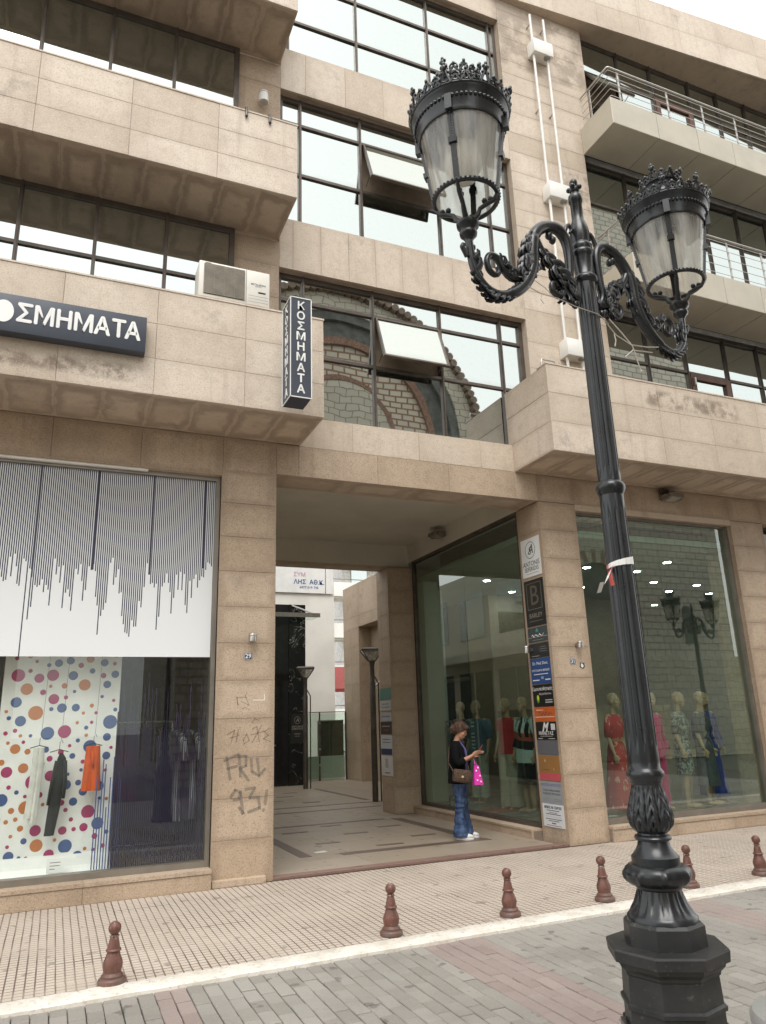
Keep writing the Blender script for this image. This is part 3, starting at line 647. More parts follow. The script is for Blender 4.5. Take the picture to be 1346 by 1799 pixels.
rm.build('left_shop_room', mk('mid_grey_wall', (.16, .155, .15), .8), bl); MB().box(-4, 1.66, 8.95, 12.9, .1, .2).build('left_shop_floor', M['shop_floor'], bl)  # walls and ceiling share one plain mid grey
def stripe_mat():
    """white roller blind with fine navy bars of uneven length"""
    t = NT('printed_bar_blind'); tc = t.n('ShaderNodeTexCoord'); sp = t.n('ShaderNodeSeparateXYZ'); t.l(tc.outputs['Object'], sp.inputs[0])
    u = t.math('DIVIDE', sp.outputs[0], .0225); idx = t.math('FLOOR', u); fr = t.math('FRACT', u)
    wn = t.n('ShaderNodeTexWhiteNoise', noise_dimensions='1D'); t.l(idx, wn.inputs['W'])
    n1 = t.n('ShaderNodeTexNoise', noise_dimensions='1D'); n1.inputs['Scale'].default_value = .085; n1.inputs['Detail'].default_value = 2; t.l(idx, n1.inputs['W'])
    low = t.ramp(n1.outputs['Fac'], .44, .60)
    ln = t.math('ADD', t.math('MULTIPLY', low, -.62), t.math('MULTIPLY', wn.outputs['Value'], -.36)); ln = t.math('ADD', ln, 1.14)
    lng = t.math('MULTIPLY', t.math('GREATER_THAN', wn.outputs['Value'], .965), .9); ln = t.math('SUBTRACT', ln, lng)
    bar = t.math('MULTIPLY', t.math('LESS_THAN', fr, .54), t.math('GREATER_THAN', sp.outputs[2], ln))
    u2 = t.math('FRACT', t.math('ADD', t.math('DIVIDE', sp.outputs[0], .62), .2)); wide = t.math('MULTIPLY', t.math('LESS_THAN', u2, .035), t.math('GREATER_THAN', sp.outputs[2], t.math('ADD', t.math('MULTIPLY', n1.outputs['Fac'], -1.1), 1.45)))
    bar = t.math('MAXIMUM', bar, wide)
    c = t.mix(bar, (.80, .82, .83), (.035, .036, .075)); return t.done(c, .55)
M['bars'] = stripe_mat()
bd = MB().box(-2.4, 1.597, 8.846, 8.850, 2.445, 4.60).build('window_blind', M['bars'], origin=(1.597, 8.848, 2.445))
tag(bd, 'white sun blind printed with navy bars of uneven length in left shop window', 'blind')
# dotted paper backdrop
pp = MB(); q = [(9.18, 3.6), (9.18, .9), (9.16, .42), (9.12, .30), (9.05, .245), (8.95, .232)]
for (ya, za), (yb, zb) in zip(q, q[1:]): pp.add([(-.56, ya, za), (.65, ya, za), (.65, yb, zb), (-.56, yb, zb), (-.56, ya+.004, za), (.65, ya+.004, za), (.65, yb+.004, zb), (-.56, yb+.004, zb)], [(3,2,1,0),(4,5,6,7),(0,1,5,4),(1,2,6,5),(2,3,7,6),(3,0,4,7)])
bk = pp.build('paper_backdrop', paint('white_paper', (.86, .87, .85), .7)); tag(bk, 'white paper backdrop with blue, pink and orange dots in left shop window', 'backdrop')
dots = []; rr = random.Random(3); dm = MB()
for k in range(1500):
    r = rr.choice([.018, .022, .03, .042, .05, .055, .062, .068, .075]); x = rr.uniform(-.52, .62); z = rr.uniform(.33, 2.75)
    if x-r < -.555 or x+r > .645 or any(math.hypot(x-a, z-b) < r+c+.028 for a, b, c in dots): continue
    dots.append((x, z, r)); ci = rr.choice([0, 0, 0, 1, 1, 2]) if r > .035 else rr.choice([0, 1, 1, 2])
    y = 9.1785 if z > .9 else 9.1785 - .02*(0.9-z)/.48
    dm.add([(x+r*math.cos(a*math.pi/9), y-.001, z+r*math.sin(a*math.pi/9)) for a in range(18)], [tuple(range(18))], ci)
for x, w, ci in ((-.45,.06,0),(-.2,.05,0),(-.05,.04,1),(.1,.06,0),(.28,.05,0),(.43,.05,1)): dm.add([(x+w*math.cos(a*math.pi/9), 9.0+.022*math.sin(a*math.pi/9), .242+.004*math.sin(a*math.pi/9)) for a in range(18)], [tuple(range(18))], ci)
dm.build('printed_dots', [paint('dot_blue', (.06, .11, .28)), paint('dot_magenta', (.40, .03, .14)), paint('dot_orange', (.55, .19, .06))], bk)
# printed lower film with fine bars
def film_mat(name, dark, lo, hi, base, pitch, dens):
    t = NT(name); tc = t.n('ShaderNodeTexCoord'); sp = t.n('ShaderNodeSeparateXYZ'); t.l(tc.outputs['Object'], sp.inputs[0])
    u = t.math('DIVIDE', sp.outputs[0], pitch); idx = t.math('FLOOR', u); fr = t.math('FRACT', u)
    wn = t.n('ShaderNodeTexWhiteNoise', noise_dimensions='1D'); t.l(idx, wn.inputs['W'])
    top = t.math('ADD', t.math('MULTIPLY', wn.outputs['Value'], hi-lo), lo)
    bar = t.math('MULTIPLY', t.math('LESS_THAN', fr, dens), t.math('LESS_THAN', sp.outputs[2], top))
    tr = t.n('ShaderNodeBsdfTransparent'); d = t.n('ShaderNodeBsdfDiffuse'); d.inputs[0].default_value = dark+(1,)
    x = t.n('ShaderNodeMixShader'); t.l(bar, x.inputs[0]); t.l(tr.outputs[0], x.inputs[1]); t.l(d.outputs[0], x.inputs[2]); t.l(x.outputs[0], t.out.inputs[0]); return t.m
fl = MB().box(.62, 1.595, 8.90, 8.902, .27, 2.3).build('bar_film', film_mat('dark_bar_film', (.04, .033, .065), 1.0, 2.0, 0, .021, .52), origin=(.62, 8.9, .27)); tag(fl, 'clear film with fine dark vertical bars on right part of left shop window', 'window film')
fl = MB().box(.45, .70, 8.908, 8.910, .27, 1.6).build('bar_film', film_mat('blue_bar_film', (.10, .13, .30), .6, 1.15, 0, .027, .45), origin=(.45, 8.9, .27)); tag(fl, 'clear film with blue vertical bars over edge of dotted backdrop', 'window film')
# right shop: glass, frames, room
s2 = MB().box(7.0, 10.2, 8.66, 9.1, .001, .17).box(10.95, 16, 8.66, 9.1, .001, .17).build('shop_sill', CO, bl)
clad(s2, 'F', 8.64, [7.0, 8.1, 9.2, 10.2], [.0, .16], SW, stain=.6); clad(s2, 'T', .20, [7.0, 8.1, 9.2, 10.2], [8.63, 8.84], SW, stain=.3, t=.04)
f2 = MB().box(7.0, 10.2, 8.80, 8.93, .2, .28).box(7.0, 7.025, 8.82, 8.92, .28, 4.655).box(10.155, 10.2, 8.80, 8.93, .28, 4.655).box(7.025, 10.155, 8.82, 8.92, 4.62, 4.655).build('shop_window', M['frame_grey'], bl)
for a, b in ((7.025, 8.668), (8.672, 10.155)): MB().box(a, b, 8.86, 8.87, .28, 4.62).build('pane', M['shop_glass_green'], f2)
s3 = MB().box(6.20, 6.5, 9.34, 13.15, .001, .13).build('shop_sill', CO, bl)
clad(s3, 'L', 6.17, [13.15, 12.2, 11.2, 10.2, 9.34], [.0, .13], SW, stain=.4); clad(s3, 'T', .16, [6.16, 6.36], [9.34, 10.2, 11.2, 12.2, 13.15], SW, stain=.2, t=.03)
f3 = MB().box(6.34, 6.42, 9.34, 13.15, .16, .215).box(6.34, 6.42, 13.10, 13.15, .215, 4.745).box(6.34, 6.42, 9.34, 9.36, .215, 4.745).box(6.34, 6.42, 9.36, 13.10, 4.69, 4.745).build('shop_window', M['frame'], bl)
for a, b in ((9.36, 11.148), (11.152, 13.10)): MB().box(6.375, 6.385, a, b, .215, 4.69).build('pane', M['shop_glass_green'], f3)
r2 = MB().box(15.9, 16, 8.95, 16.6, 0, 5.2).box(7.2, 16, 16.5, 16.6, 0, 5.2).box(6.40, 7.30, 13.72, 13.80, 0, 5.2).box(7.20, 7.30, 13.80, 16.5, 0, 5.2).box(10.3, 16, 8.86, 8.94, .2, 4.6).build('right_shop_room', M['shop_wall'], bl)
MB().box(6.43, 16, 8.94, 13.72, 4.30, 4.40).box(7.3, 16, 13.72, 16.5, 4.30, 4.40).build('right_shop_ceiling', M['shop_ceiling'], bl)
MB().box(6.43, 16, 8.94, 13.72, .05, .22).box(7.3, 16, 13.72, 16.5, .05, .22).build('right_shop_floor', M['shop_floor'], bl)
MB().box(6.43, 6.75, 12.85, 13.14, .22, 4.29).build('white_inner_pier', M['shop_wall'], bl)
for k, (x, y) in enumerate([(10.02,10.06),(11.21,10.07),(12.5,10.96),(11.28,11.77),(10.06,10.91),(12.52,11.82),(13.75,12.65),(12.5,12.62),(13.71,14.38),(12.9,15.6),(8.82,10.84),(7.65,12.46),(7.7,15.19),(8.93,15.28),(10.1,12.65),(8.9,13.5),(11.2,14.4),(10.1,16.1),(13.8,11.0)]):
    d = MB().lathe([(.085, 4.285), (.085, 4.299)], x, y, 20).build('ceiling_downlight', M['white_paint'], smooth=40)
    MB().lathe([(.066, 4.281), (.066, 4.2845)], x, y, 20).build('diffuser', M['led_warm' if k in (0,1,2,3,8,9,12) else 'led_cool'], d)
    tag(d, 'lit round downlight in the ceiling of the right-hand clothes shop', 'light', 'downlights in the right-hand shop ceiling')
pt = MB(); 
for i in range(16): pt.box(7.35+i*.17, 7.35+i*.17+.165, 10.5, 10.53, .22, 1.78)
pt.box(7.33, 10.09, 10.53, 10.56, .22, 1.80); tag(pt.build('partition_screen', M['wood']), 'low pale wooden screen behind the mannequins of the street window', 'screen')
pt = MB()
for i in range(14): pt.box(8.05, 8.08, 10.7+i*.17, 10.7+i*.17+.165, .22, 1.78)
pt.box(8.08, 8.11, 10.68, 13.1, .22, 1.8); tag(pt.build('partition_screen', M['wood']), 'low pale wooden screen behind the mannequins of the passage window', 'screen')
# ------------------------------------------------------------------ courtyard behind the passage
mf = MB().box(3.0, 6.08, 21.05, 21.6, .03, 5.08).build('marble_shopfront', mk('dark_shop_glazing', (.018, .018, .018), .12), origin=(5, 21.3, .03)); tag(mf, 'black marble shopfront with dark glazed door at the end of the passage', 'shopfront')
for z in lin(.03, 5.08, 4)[:-1]: panel(mf, (6.06, 21.0, z), (1,0,0), (0,0,1), .50, 1.2625, M['marble'], t=.5, name='marble_slab', gap=.002)
MB().box(5.55, 5.60, 21.02, 21.05, .03, 4.6).box(4.6, 5.55, 21.02, 21.05, 2.5, 2.54).build('door_frame', M['dark'], mf)
MB().lathe([(.03, 0), (.03, .04)], 0, 0, 12).build('door_knob', M['alu'], mf, origin=(0,0,0)).location = Vector((5.66, 20.98, 1.1)) - ORG[mf]
cp = MB().box(3.2, 6.75, 20.2, 21.0, 4.62, 4.70).build('glass_canopy', M['rail_glass'], mf)
MB().tube([(6.6, 20.25, 4.70), (6.15, 20.99, 5.05)], .025, 6).tube([(5.2, 20.25, 4.70), (5.0, 20.99, 5.05)], .025, 6).box(3.2, 6.75, 20.18, 20.2, 4.60, 4.72).build('canopy_stay', M['alu'], cp)
sg = MB().box(6.12, 6.50, 20.985, 20.998, 1.15, 1.95).build('shop_sign', paint('charcoal_plate', (.03, .028, .025), .4)); tag(sg, 'dark charcoal sign with pale lettering on the black marble pier', 'sign')
tx = MB(); 
for i in range(28):
    a0, a1 = 2*math.pi*i/28, 2*math.pi*(i+1)/28
    tx.add([(6.31+.085*math.cos(a), 20.983, 1.78+.10*math.sin(a)) for a in (a0, a1)] + [(6.31+.078*math.cos(a), 20.983, 1.78+.093*math.sin(a)) for a in (a1, a0)], [(0,1,2,3)])
text_on(tx, 'Α', (6.31, 20.983, 1.775), (1,0,0), (0,0,1), .13, shear=.2); text_on(tx, 'ΑΝΤΩΝΗΣ', (6.31, 20.983, 1.60), (1,0,0), (0,0,1), .065, xs=1.05); text_on(tx, 'ΣΕΦΕΡΙΔΗΣ', (6.31, 20.983, 1.54), (1,0,0), (0,0,1), .06, xs=1.0)
tx.box(6.22, 6.40, 20.983, 20.984, 1.40, 1.412).box(6.24, 6.38, 20.983, 20.984, 1.34, 1.348).build('lettering', paint('pale_letter', (.55, .52, .46)), sg)
# white rendered wall with banner
wb = MB().box(1.0, 8.74, 24.6, 31, -1, 13).build('white_building', M['plaster_white'], origin=(5, 24.6, -1)); tag(wb, 'plain white rendered building standing behind the courtyard', 'building')
bn = MB().box(6.0, 8.70, 24.53, 24.55, 6.08, 7.2).build('banner', paint('banner_white', (.80, .80, .78)), origin=(7, 24.5, 6.08)); tag(bn, 'white advertising banner with blue lettering on the white building', 'banner')
tx = MB(); text_on(tx, 'ΛΗΣ  ΑΘ.Κ.', (7.80, 24.526, 6.46), (1,0,0), (0,0,1), .215, fat=.004); text_on(tx, '6977 019 745', (7.80, 24.526, 6.27), (1,0,0), (0,0,1), .125, fat=.0006); tx.build('lettering', paint('banner_blue', (.04, .10, .28)), bn)
tx = MB(); text_on(tx, 'ΣΥΜ', (7.45, 24.526, 6.72), (1,0,0), (0,0,1), .20, fat=.004); tx.build('lettering', paint('banner_pink', (.62, .40, .52)), bn)
MB().box(8.40, 8.415, 24.52, 24.53, 6.08, 7.2).build('banner_seam', M['dark'], bn)
bx = MB().bbox(6.75, 7.22, 24.30, 24.6, 2.72, 3.36, .02).build('meter_box', mk('grey_meter_box', (.22, .20, .17), .5)); MB().box(6.72, 7.25, 24.27, 24.3, 2.66, 2.715).build('box_ledge', M['frame'], bx); tag(bx, 'grey metal box fixed to the white building behind a courtyard lamp', 'box')
# glass balustrade with gate
gt = empty('glass_balustrade', (7.3, 22.1, .03)); tag(gt, 'glass balustrade with slim metal posts and brown infill closing the courtyard', 'balustrade')
for x in (6.62, 7.34, 8.18): MB().box(x-.02, x+.02, 22.08, 22.12, .03, 2.0).build('post', M['frame'], gt)
MB().box(6.6, 8.2, 22.085, 22.115, 1.985, 2.01).build('top_rail', M['alu'], gt)
for a, b in ((6.65, 7.31), (7.37, 8.16)): MB().box(a, b, 22.095, 22.105, .10, 1.97).build('glass_panel', M['rail_glass'], gt)
MB().box(7.37, 8.18, 22.3, 22.4, .72, 1.72).build('brown_infill', mk('brown_panel', (.14, .105, .085), .6), gt); MB().box(7.37, 8.18, 22.28, 22.42, 1.72, 1.76).build('infill_cap', M['alu'], gt)
MB().box(6.65, 8.2, 22.3, 22.4, .03, .72).build('low_wall', M['plaster_white'], gt)
for z in (.45, .9, 1.65): MB().bbox(7.31, 7.37, 22.06, 22.08, z, z+.06, .005).build('clamp', M['alu'], gt)
# stone wing on the right of the courtyard
sw_ = empty('stone_wing', (8.2, 20, .03)); tag(sw_, 'sandy stone wing with recessed glazed entrance beside the courtyard', 'building')
w1 = MB().box(8.23, 12, 20.9, 22.2, .03, 5.8).box(8.23, 12, 14, 20.9, 4.45, 5.8).box(8.6, 12, 14, 20.9, .03, 4.45).build('wall', M['stone_warm'], sw_)
clad(w1, 'L', 8.2, [22.2, 21.55, 20.9], lin(.03, 4.45, 8), SW, stain=.2); clad(w1, 'L', 8.2, [22.2, 20.9, 19.6, 18.3, 17, 15.7, 14.4], [4.45, 4.8, 5.8], SW, stain=.2)
clad(w1, 'F', 20.9, [8.2, 8.6], lin(.03, 4.45, 8), SW, stain=.2)
MB().box(8.56, 8.59, 15, 19.6, .1, 4.4).build('entrance_glazing', mk('dim_entrance_glass', (.05, .055, .05), .15), sw_)
MB().box(8.53, 8.56, 19.5, 19.6, .1, 4.4).box(8.53, 8.56, 18.2, 18.28, .1, 4.4).box(8.53, 8.56, 15, 19.5, 2.5, 2.58).build('entrance_frame', M['alu'], sw_)
MB().tube([(8.58, 19.4, 3.1), (8.0, 19.4, 2.55), (8.58, 19.4, 2.6)], .022, 6).build('canopy_bracket', M['alu'], sw_); MB().box(7.98, 8.58, 18.0, 19.5, 2.53, 2.56).build('canopy_glass', M['rail_glass'], sw_)
lw = empty('courtyard_arcade', (0.5, 18, 0)); tag(lw, 'cream courtyard house left of the passage exit, mirrored in the passage window', 'building')
MB().box(-6, 1.2, 13.8, 24.5, 0, 6.0).build('wall', M['plaster'], lw)
for y in (14.3, 16.6, 18.9, 21.2): MB().box(1.17, 1.215, y, y+1.9, .1, 3.0).build('shop_opening', M['dark'], lw); MB().box(1.2, 1.24, y+.9, y+.98, .1, 3.0).build('opening_mullion', M['alu'], lw); MB().box(1.17, 1.215, y+.2, y+1.7, 4.0, 5.4).build('window', M['mirror_dark'], lw)
MB().box(1.2, 1.9, 13.9, 24.5, 3.25, 3.5).build('balcony_slab', M['plaster'], lw)
# courtyard lamps
def court_lamp(x, y, h, label):
    e = empty('courtyard_lamp', (x, y, ZF)); tag(e, label, 'lamp post', 'courtyard lamps')
    MB().lathe([(.065, ZF), (.065, h-.75), (.05, h-.72), (.05, h-.35)], x, y, 14).build('post', M['frame'], e, smooth=40)
    MB().tube([(x+.14, y, ZF), (x+.14, y, h-.75), (x+.05, y, h-.6)], .016, 6).build('cable_pipe', M['frame'], e, smooth=60)
    MB().lathe([(.07, h-.36), (.09, h-.28), (.10, h-.26)], x, y, 4, ph=.5).build('socket', M['frame'], e)
    hd = MB().lathe([(.34, h-.03), (.35, h-.015), (.30, h+.02), (.1, h+.03)], x, y, 4, ph=.5).build('head_cover', M['frame'], e)
    for k in range(4):
        a = .5 + k*math.pi/2; MB().tube([(x+.10*math.cos(a), y+.10*math.sin(a), h-.27), (x+.335*math.cos(a), y+.335*math.sin(a), h-.03)], .012, 5).build('head_strut', M['frame'], hd)
    MB().lathe([(.095, h-.262), (.325, h-.032)], x, y, 4, ph=.5).build('glass_shade', M['lantern_glass'], e)
court_lamp(6.17, 19.77, 3.15, 'farther slim courtyard lamp post in front of the black marble shopfront'); court_lamp(6.40, 15.53, 3.24, 'nearer slim courtyard lamp post beside the rear passage pillar')
# plates on the rear pillar
def plate(z0, z1, c, label, lines=(), x=5.80, ya=13.70, yb=13.18, bars=()):
    o = MB().box(x-.008, x-.0015, yb, ya, z0, z1).build('wall_plate', paint('plate_%.2f_%.2f_%.2f' % c, c, .4)); tag(o, label, 'sign', 'plates on the passage pillars')
    for s, zz, yy, size, ccol, kw in lines:
        t = MB(); text_on(t, s, (x-.0085, ya+(yb-ya)*yy, z0+(z1-z0)*zz), (0,-1,0), (0,0,1), size, ext=.0006, **kw); t.build('lettering', paint('ink_%.2f_%.2f_%.2f' % ccol, ccol, .5), o)
    for y0, y1, za, zb, ccol in bars:
        MB().box(x-.0095, x-.0085, ya+(yb-ya)*y1, ya+(yb-ya)*y0, z0+(z1-z0)*za, z0+(z1-z0)*zb).build('printed_bar', paint('ink_%.2f_%.2f_%.2f' % ccol, ccol, .5), o)
    return o
WT, BK, GY = (.72, .72, .70), (.02, .02, .02), (.22, .23, .24)
plate(2.06, 2.28, (.13, .26, .22), 'teal plate, topmost on the rear passage pillar'); plate(1.86, 2.05, (.50, .50, .48), 'pale grey plate under the teal plate on rear pillar', bars=[(.1,.9,.3,.36,GY),(.2,.8,.6,.68,GY)])
plate(1.66, 1.82, (.46, .45, .47), 'lilac grey plate, third from top on rear pillar', bars=[(.12,.88,.5,.62,GY)]); plate(1.43, 1.65, (.06, .05, .05), 'dark brown plate in the middle of the rear pillar', bars=[(.15,.85,.6,.7,(.4,.3,.25)),(.3,.7,.3,.36,(.4,.1,.1))])
plate(1.06, 1.41, (.60, .60, .62), 'white plate with navy wave at its foot on rear pillar', bars=[(.15,.85,.75,.8,GY),(.15,.85,.6,.65,GY),(0,1,0,.3,(.04,.05,.12))]); plate(.68, 1.04, (.66, .64, .62), 'white plate with line drawing, lowest on rear pillar', bars=[(.35,.6,.4,.85,(.45,.40,.40)),(.3,.75,.12,.18,GY)])
# far apartment block and red awning seen through the gap
ap = empty('apartment_block', (20, 46, 0)); tag(ap, 'pale apartment block with rounded balconies seen far through the passage', 'building')
MB().box(16.6, 30, 45, 56, 0, 22).build('wall', mk('pale_facade', (.60, .59, .56), .9), ap)
for k in range(7):
    z = 1.6 + k*2.6; b = MB().box(15.2, 22, 43.6, 45, z, z+.9).build('balcony', M['plaster_white'], ap); MB().box(15.3, 22, 43.7, 45, z-.12, z-.001).build('balcony_slab', M['plaster'], b)
    MB().tube([(15.25, 43.65, z+1.1), (22, 43.65, z+1.1)], .03, 5).build('balcony_rail', M['alu'], b)
    for x in (17.2, 19.2): MB().box(x, x+1.1, 44.9, 44.98, z+.3, z+2.2).build('window', M['mirror_dark'], ap)
aw = MB().add([(11.2, 33, 3.2), (16, 33, 3.2), (16, 37, 4.5), (11.2, 37, 4.5), (11.2, 33, 3.05), (16, 33, 3.05), (16, 37, 4.35), (11.2, 37, 4.35)], [(0,1,2,3),(7,6,5,4),(0,4,5,1),(1,5,6,2),(2,6,7,3),(3,7,4,0)]).build('awning', mk('red_canvas', (.22, .035, .03), .8)); tag(aw, 'red awning far behind the courtyard balustrade', 'awning')
for x in (11.4, 13.4, 15.6): MB().tube([(x, 33.1, 0), (x, 33.1, 3.1)], .05, 6).build('awning_post', M['frame'], aw)
# ------------------------------------------------------------------ street lamp
def oct_loft(mb, cx, cy, prof, ph=R_(22.5), mi=0): mb.lathe([(r/math.cos(R_(22.5)), z) for r, z in prof], cx, cy, 8, mi, None, ph)
def street_lamp(lx, ly, th):
    root = empty('street_lamp', (lx, ly, -.02)); I = M['iron']; cx, cy = lx, ly
    U = Vector((math.cos(th), math.sin(th), 0)); Wd = Vector((-math.sin(th), math.cos(th), 0)); Z = Vector((0,0,1)); C0 = Vector((cx, cy, 0))
    ph = R_(22.5) + th + R_(8)
    m = MB(); oct_loft(m, cx, cy, [(.185,-.02),(.185,.06),(.168,.075),(.158,.10),(.1505,.705),(.1585,.709),(.1595,.722),(.150,.728),(.147,.808),(.152,.812),(.154,.822),(.168,.836),(.172,.850),(.185,.853),(.188,.885),(.185,.892)], ph)
    ped = m.build('pedestal', M['iron_dusty'], root)
    for k in range(8):
        a = ph + R_(22.5) + k*math.pi/4; n_ = Vector((math.cos(a), math.sin(a), 0)); t_ = Vector((-math.sin(a), math.cos(a), 0))
        MB().obox(C0 + n_*.1535 + Z*.40, t_, Z, n_, .046, .22, .006).build('raised_panel', I, ped); MB().obox(C0 + n_*.158 + Z*.64, t_, Z, n_, .05, .012, .012).build('panel_hood', I, ped)
    m = MB(); oct_loft(m, cx, cy, [(.127,.890),(.125,.955),(.116,.965)], ph); m.build('plinth', M['iron_dusty'], root)
    fl8 = lambda a, z: 1 + (.045*math.cos(16*(a)) if .985 < z < 1.05 else 0)
    MB().lathe([(.118,.962),(.118,.976),(.110,.984),(.098,.998),(.086,1.018),(.078,1.04),(.074,1.06),(.080,1.066),(.080,1.074)], cx, cy, 64, 0, fl8).build('base_bell', I, root, smooth=50)
    eg = lambda a, z: 1 + .075*max(0, math.cos(8*(a-.3)))**3*max(0, 1-((z-1.108)/.028)**2)
    MB().lathe([(.080,1.072),(.100,1.078),(.107,1.086),(.112,1.096),(.1135,1.108),(.112,1.118),(.107,1.128),(.094,1.138),(.084,1.141)], cx, cy, 120, 0, eg).build('egg_ring', I, root, smooth=50)
    MB().lathe([(.082,1.14),(.082,1.165),(.076,1.17),(.064,1.185),(.056,1.20),(.053,1.216),(.062,1.219),(.064,1.226),(.060,1.233),(.052,1.236),(.050,1.245)], cx, cy, 40).build('base_neck', I, root, smooth=40)
    def leaf(a, z):
        k = a*10/(2*math.pi); f = k - math.floor(k) - .5; h = (z-1.24)/.17
        wv = math.sin((abs(f)*2.2 + h*3.4)*2*math.pi*1.25)*.5 + .5
        return 1 + (-.07*max(0, 1-abs(f)*9) + .055*wv*(1-abs(f)*1.1) - .07*max(0, 1-(0.5-abs(f))*9))*max(0, min(1, h*6))*max(0, min(1, (1-h)*5))
    pr = [(.052,1.242),(.062,1.25),(.072,1.265),(.0775,1.285),(.0775,1.30),(.074,1.32),(.067,1.345),(.059,1.37),(.054,1.39),(.053,1.405),(.056,1.412)]
    fine = []
    for (r0, z0), (r1, z1) in zip(pr, pr[1:]):
        for q in range(5): fine.append((r0+(r1-r0)*q/5, z0+(z1-z0)*q/5))
    fine.append(pr[-1]); MB().lathe(fine, cx, cy, 160, 0, leaf).build('leaf_urn', I, root, smooth=70)
    MB().lathe([(.056,1.41),(.056,1.418),(.066,1.43),(.067,1.445),(.060,1.455),(.056,1.46),(.056,1.482)], cx, cy, 40).build('urn_ring', I, root, smooth=40)
    def shaft(r0, r1, z0, z1, name):
        P = []; n = 40
        for i in range(n+1):
            z = z0+(z1-z0)*i/n; P.append((r0+(r1-r0)*i/n, z))
        fl = lambda a, z: 1 - .11*max(0, math.cos(12*a))**1.5*max(0, min(1, (z-z0-.05)/.02))*max(0, min(1, (z1-.05-z)/.02))
        MB().lathe(P, cx, cy, 144, 0, fl).build(name, I, root, smooth=60)
    shaft(.0555, .047, 1.48, 2.50, 'lower_shaft'); shaft(.0455, .0415, 2.545, 3.475, 'upper_shaft')
    MB().lathe([(.047,2.498),(.052,2.51),(.0585,2.525),(.0585,2.538),(.052,2.55),(.0455,2.556)], cx, cy, 40).build('shaft_ring', I, root, smooth=50)
    MB().lathe([(.042,3.47),(.052,3.478),(.055,3.49),(.052,3.502),(.044,3.508),(.042,3.512),(.042,3.60),(.046,3.608),(.050,3.618),(.050,3.63),(.044,3.638),(.048,3.65),(.048,3.662),(.042,3.67),(.038,3.678)], cx, cy, 40).build('collar', I, root, smooth=45)
    fn_ = MB().lathe([(.038,3.676),(.042,3.70),(.044,3.725),(.040,3.755),(.033,3.785),(.027,3.80),(.026,3.82),(.026,3.895),(.031,3.90),(.031,3.93),(.026,3.936),(.022,3.945)], cx, cy, 32)
    fn_.ell((cx,cy,3.965), (.024,.024,.022)); fn_.ell((cx,cy,4.005), (.019,.019,.022))
    for k in range(4):
        a = k*math.pi/2+.6; fn_.ell((cx+.024*math.cos(a), cy+.024*math.sin(a), 3.975), (.013,.013,.012), 8, 5)
    fn_.build('finial', I, root, smooth=50)
    def SP(pts):  # Catmull-Rom through (s, z) points
        out = []; p = [pts[0]]+list(pts)+[pts[-1]]
        for i in range(1, len(p)-2):
            for q in range(6):
                t = q/6; a, b, c, d = p[i-1], p[i], p[i+1], p[i+2]
                out.append(tuple(.5*(2*b[j]+(c[j]-a[j])*t+(2*a[j]-5*b[j]+4*c[j]-d[j])*t*t+(3*b[j]-a[j]-3*c[j]+d[j])*t**3) for j in (0,1)))
        out.append(pts[-1]); return out
    for sgn in (-1, 1):
        D = U*sgn
        def P3(q): return [C0 + D*s_ + Z*z_ for s_, z_ in q]
        main = SP([(.055,3.385),(.082,3.40),(.098,3.44),(.090,3.52),(.086,3.61),(.098,3.67),(.135,3.706),(.196,3.70),(.25,3.668),(.288,3.612),(.305,3.54),(.312,3.466),(.348,3.385),(.40,3.325),(.46,3.287),(.515,3.273),(.568,3.286),(.61,3.328),(.63,3.38),(.636,3.43),(.64,3.475)])
        n = len(main); rad = []
        for i in range(n):
            t = i/(n-1); rad.append(.0165 + .010*math.sin(math.pi*min(1, t*1.2))**2 + (.004 if .45 < t < .7 else 0))
        am = MB().tube(P3(main), rad, 10, 0, True, 1.0, tuple(Wd)); arm = am.build('arm', I, root, smooth=60)
        v1 = SP([(.275,3.60),(.255,3.565),(.215,3.52),(.165,3.475),(.140,3.43),(.145,3.385),(.175,3.365),(.205,3.38),(.208,3.41),(.188,3.425),(.175,3.41)])
        MB().tube(P3(v1), [.020-.010*i/len(v1) for i in range(len(v1))], 8, 0, True, 1.0, tuple(Wd)).build('scroll', I, arm, smooth=60)
        v2 = SP([(.33,3.40),(.38,3.385),(.43,3.375),(.47,3.40),(.50,3.44),(.535,3.445),(.555,3.415),(.548,3.375),(.52,3.36),(.498,3.375),(.503,3.40)])
        MB().tube(P3(v2), [.019-.009*i/len(v2) for i in range(len(v2))], 8, 0, True, 1.0, tuple(Wd)).build('scroll', I, arm, smooth=60)
        v3 = SP([(.10,3.68),(.085,3.73),(.065,3.755),(.05,3.735),(.062,3.715)]); MB().tube(P3(v3), [.011-.004*i/len(v3) for i in range(len(v3))], 7, 0, True, 1.0, tuple(Wd)).build('scroll', I, arm, smooth=60)
        v4 = SP([(.655,3.40),(.668,3.425),(.675,3.44),(.668,3.45)]); MB().tube(P3(v4), .010, 7, 0, True, 1.0, tuple(Wd)).build('scroll', I, arm, smooth=60)
        # acanthus leaves: rows of curled lobes along the scroll work
        lf = MB(); rl = random.Random(5)
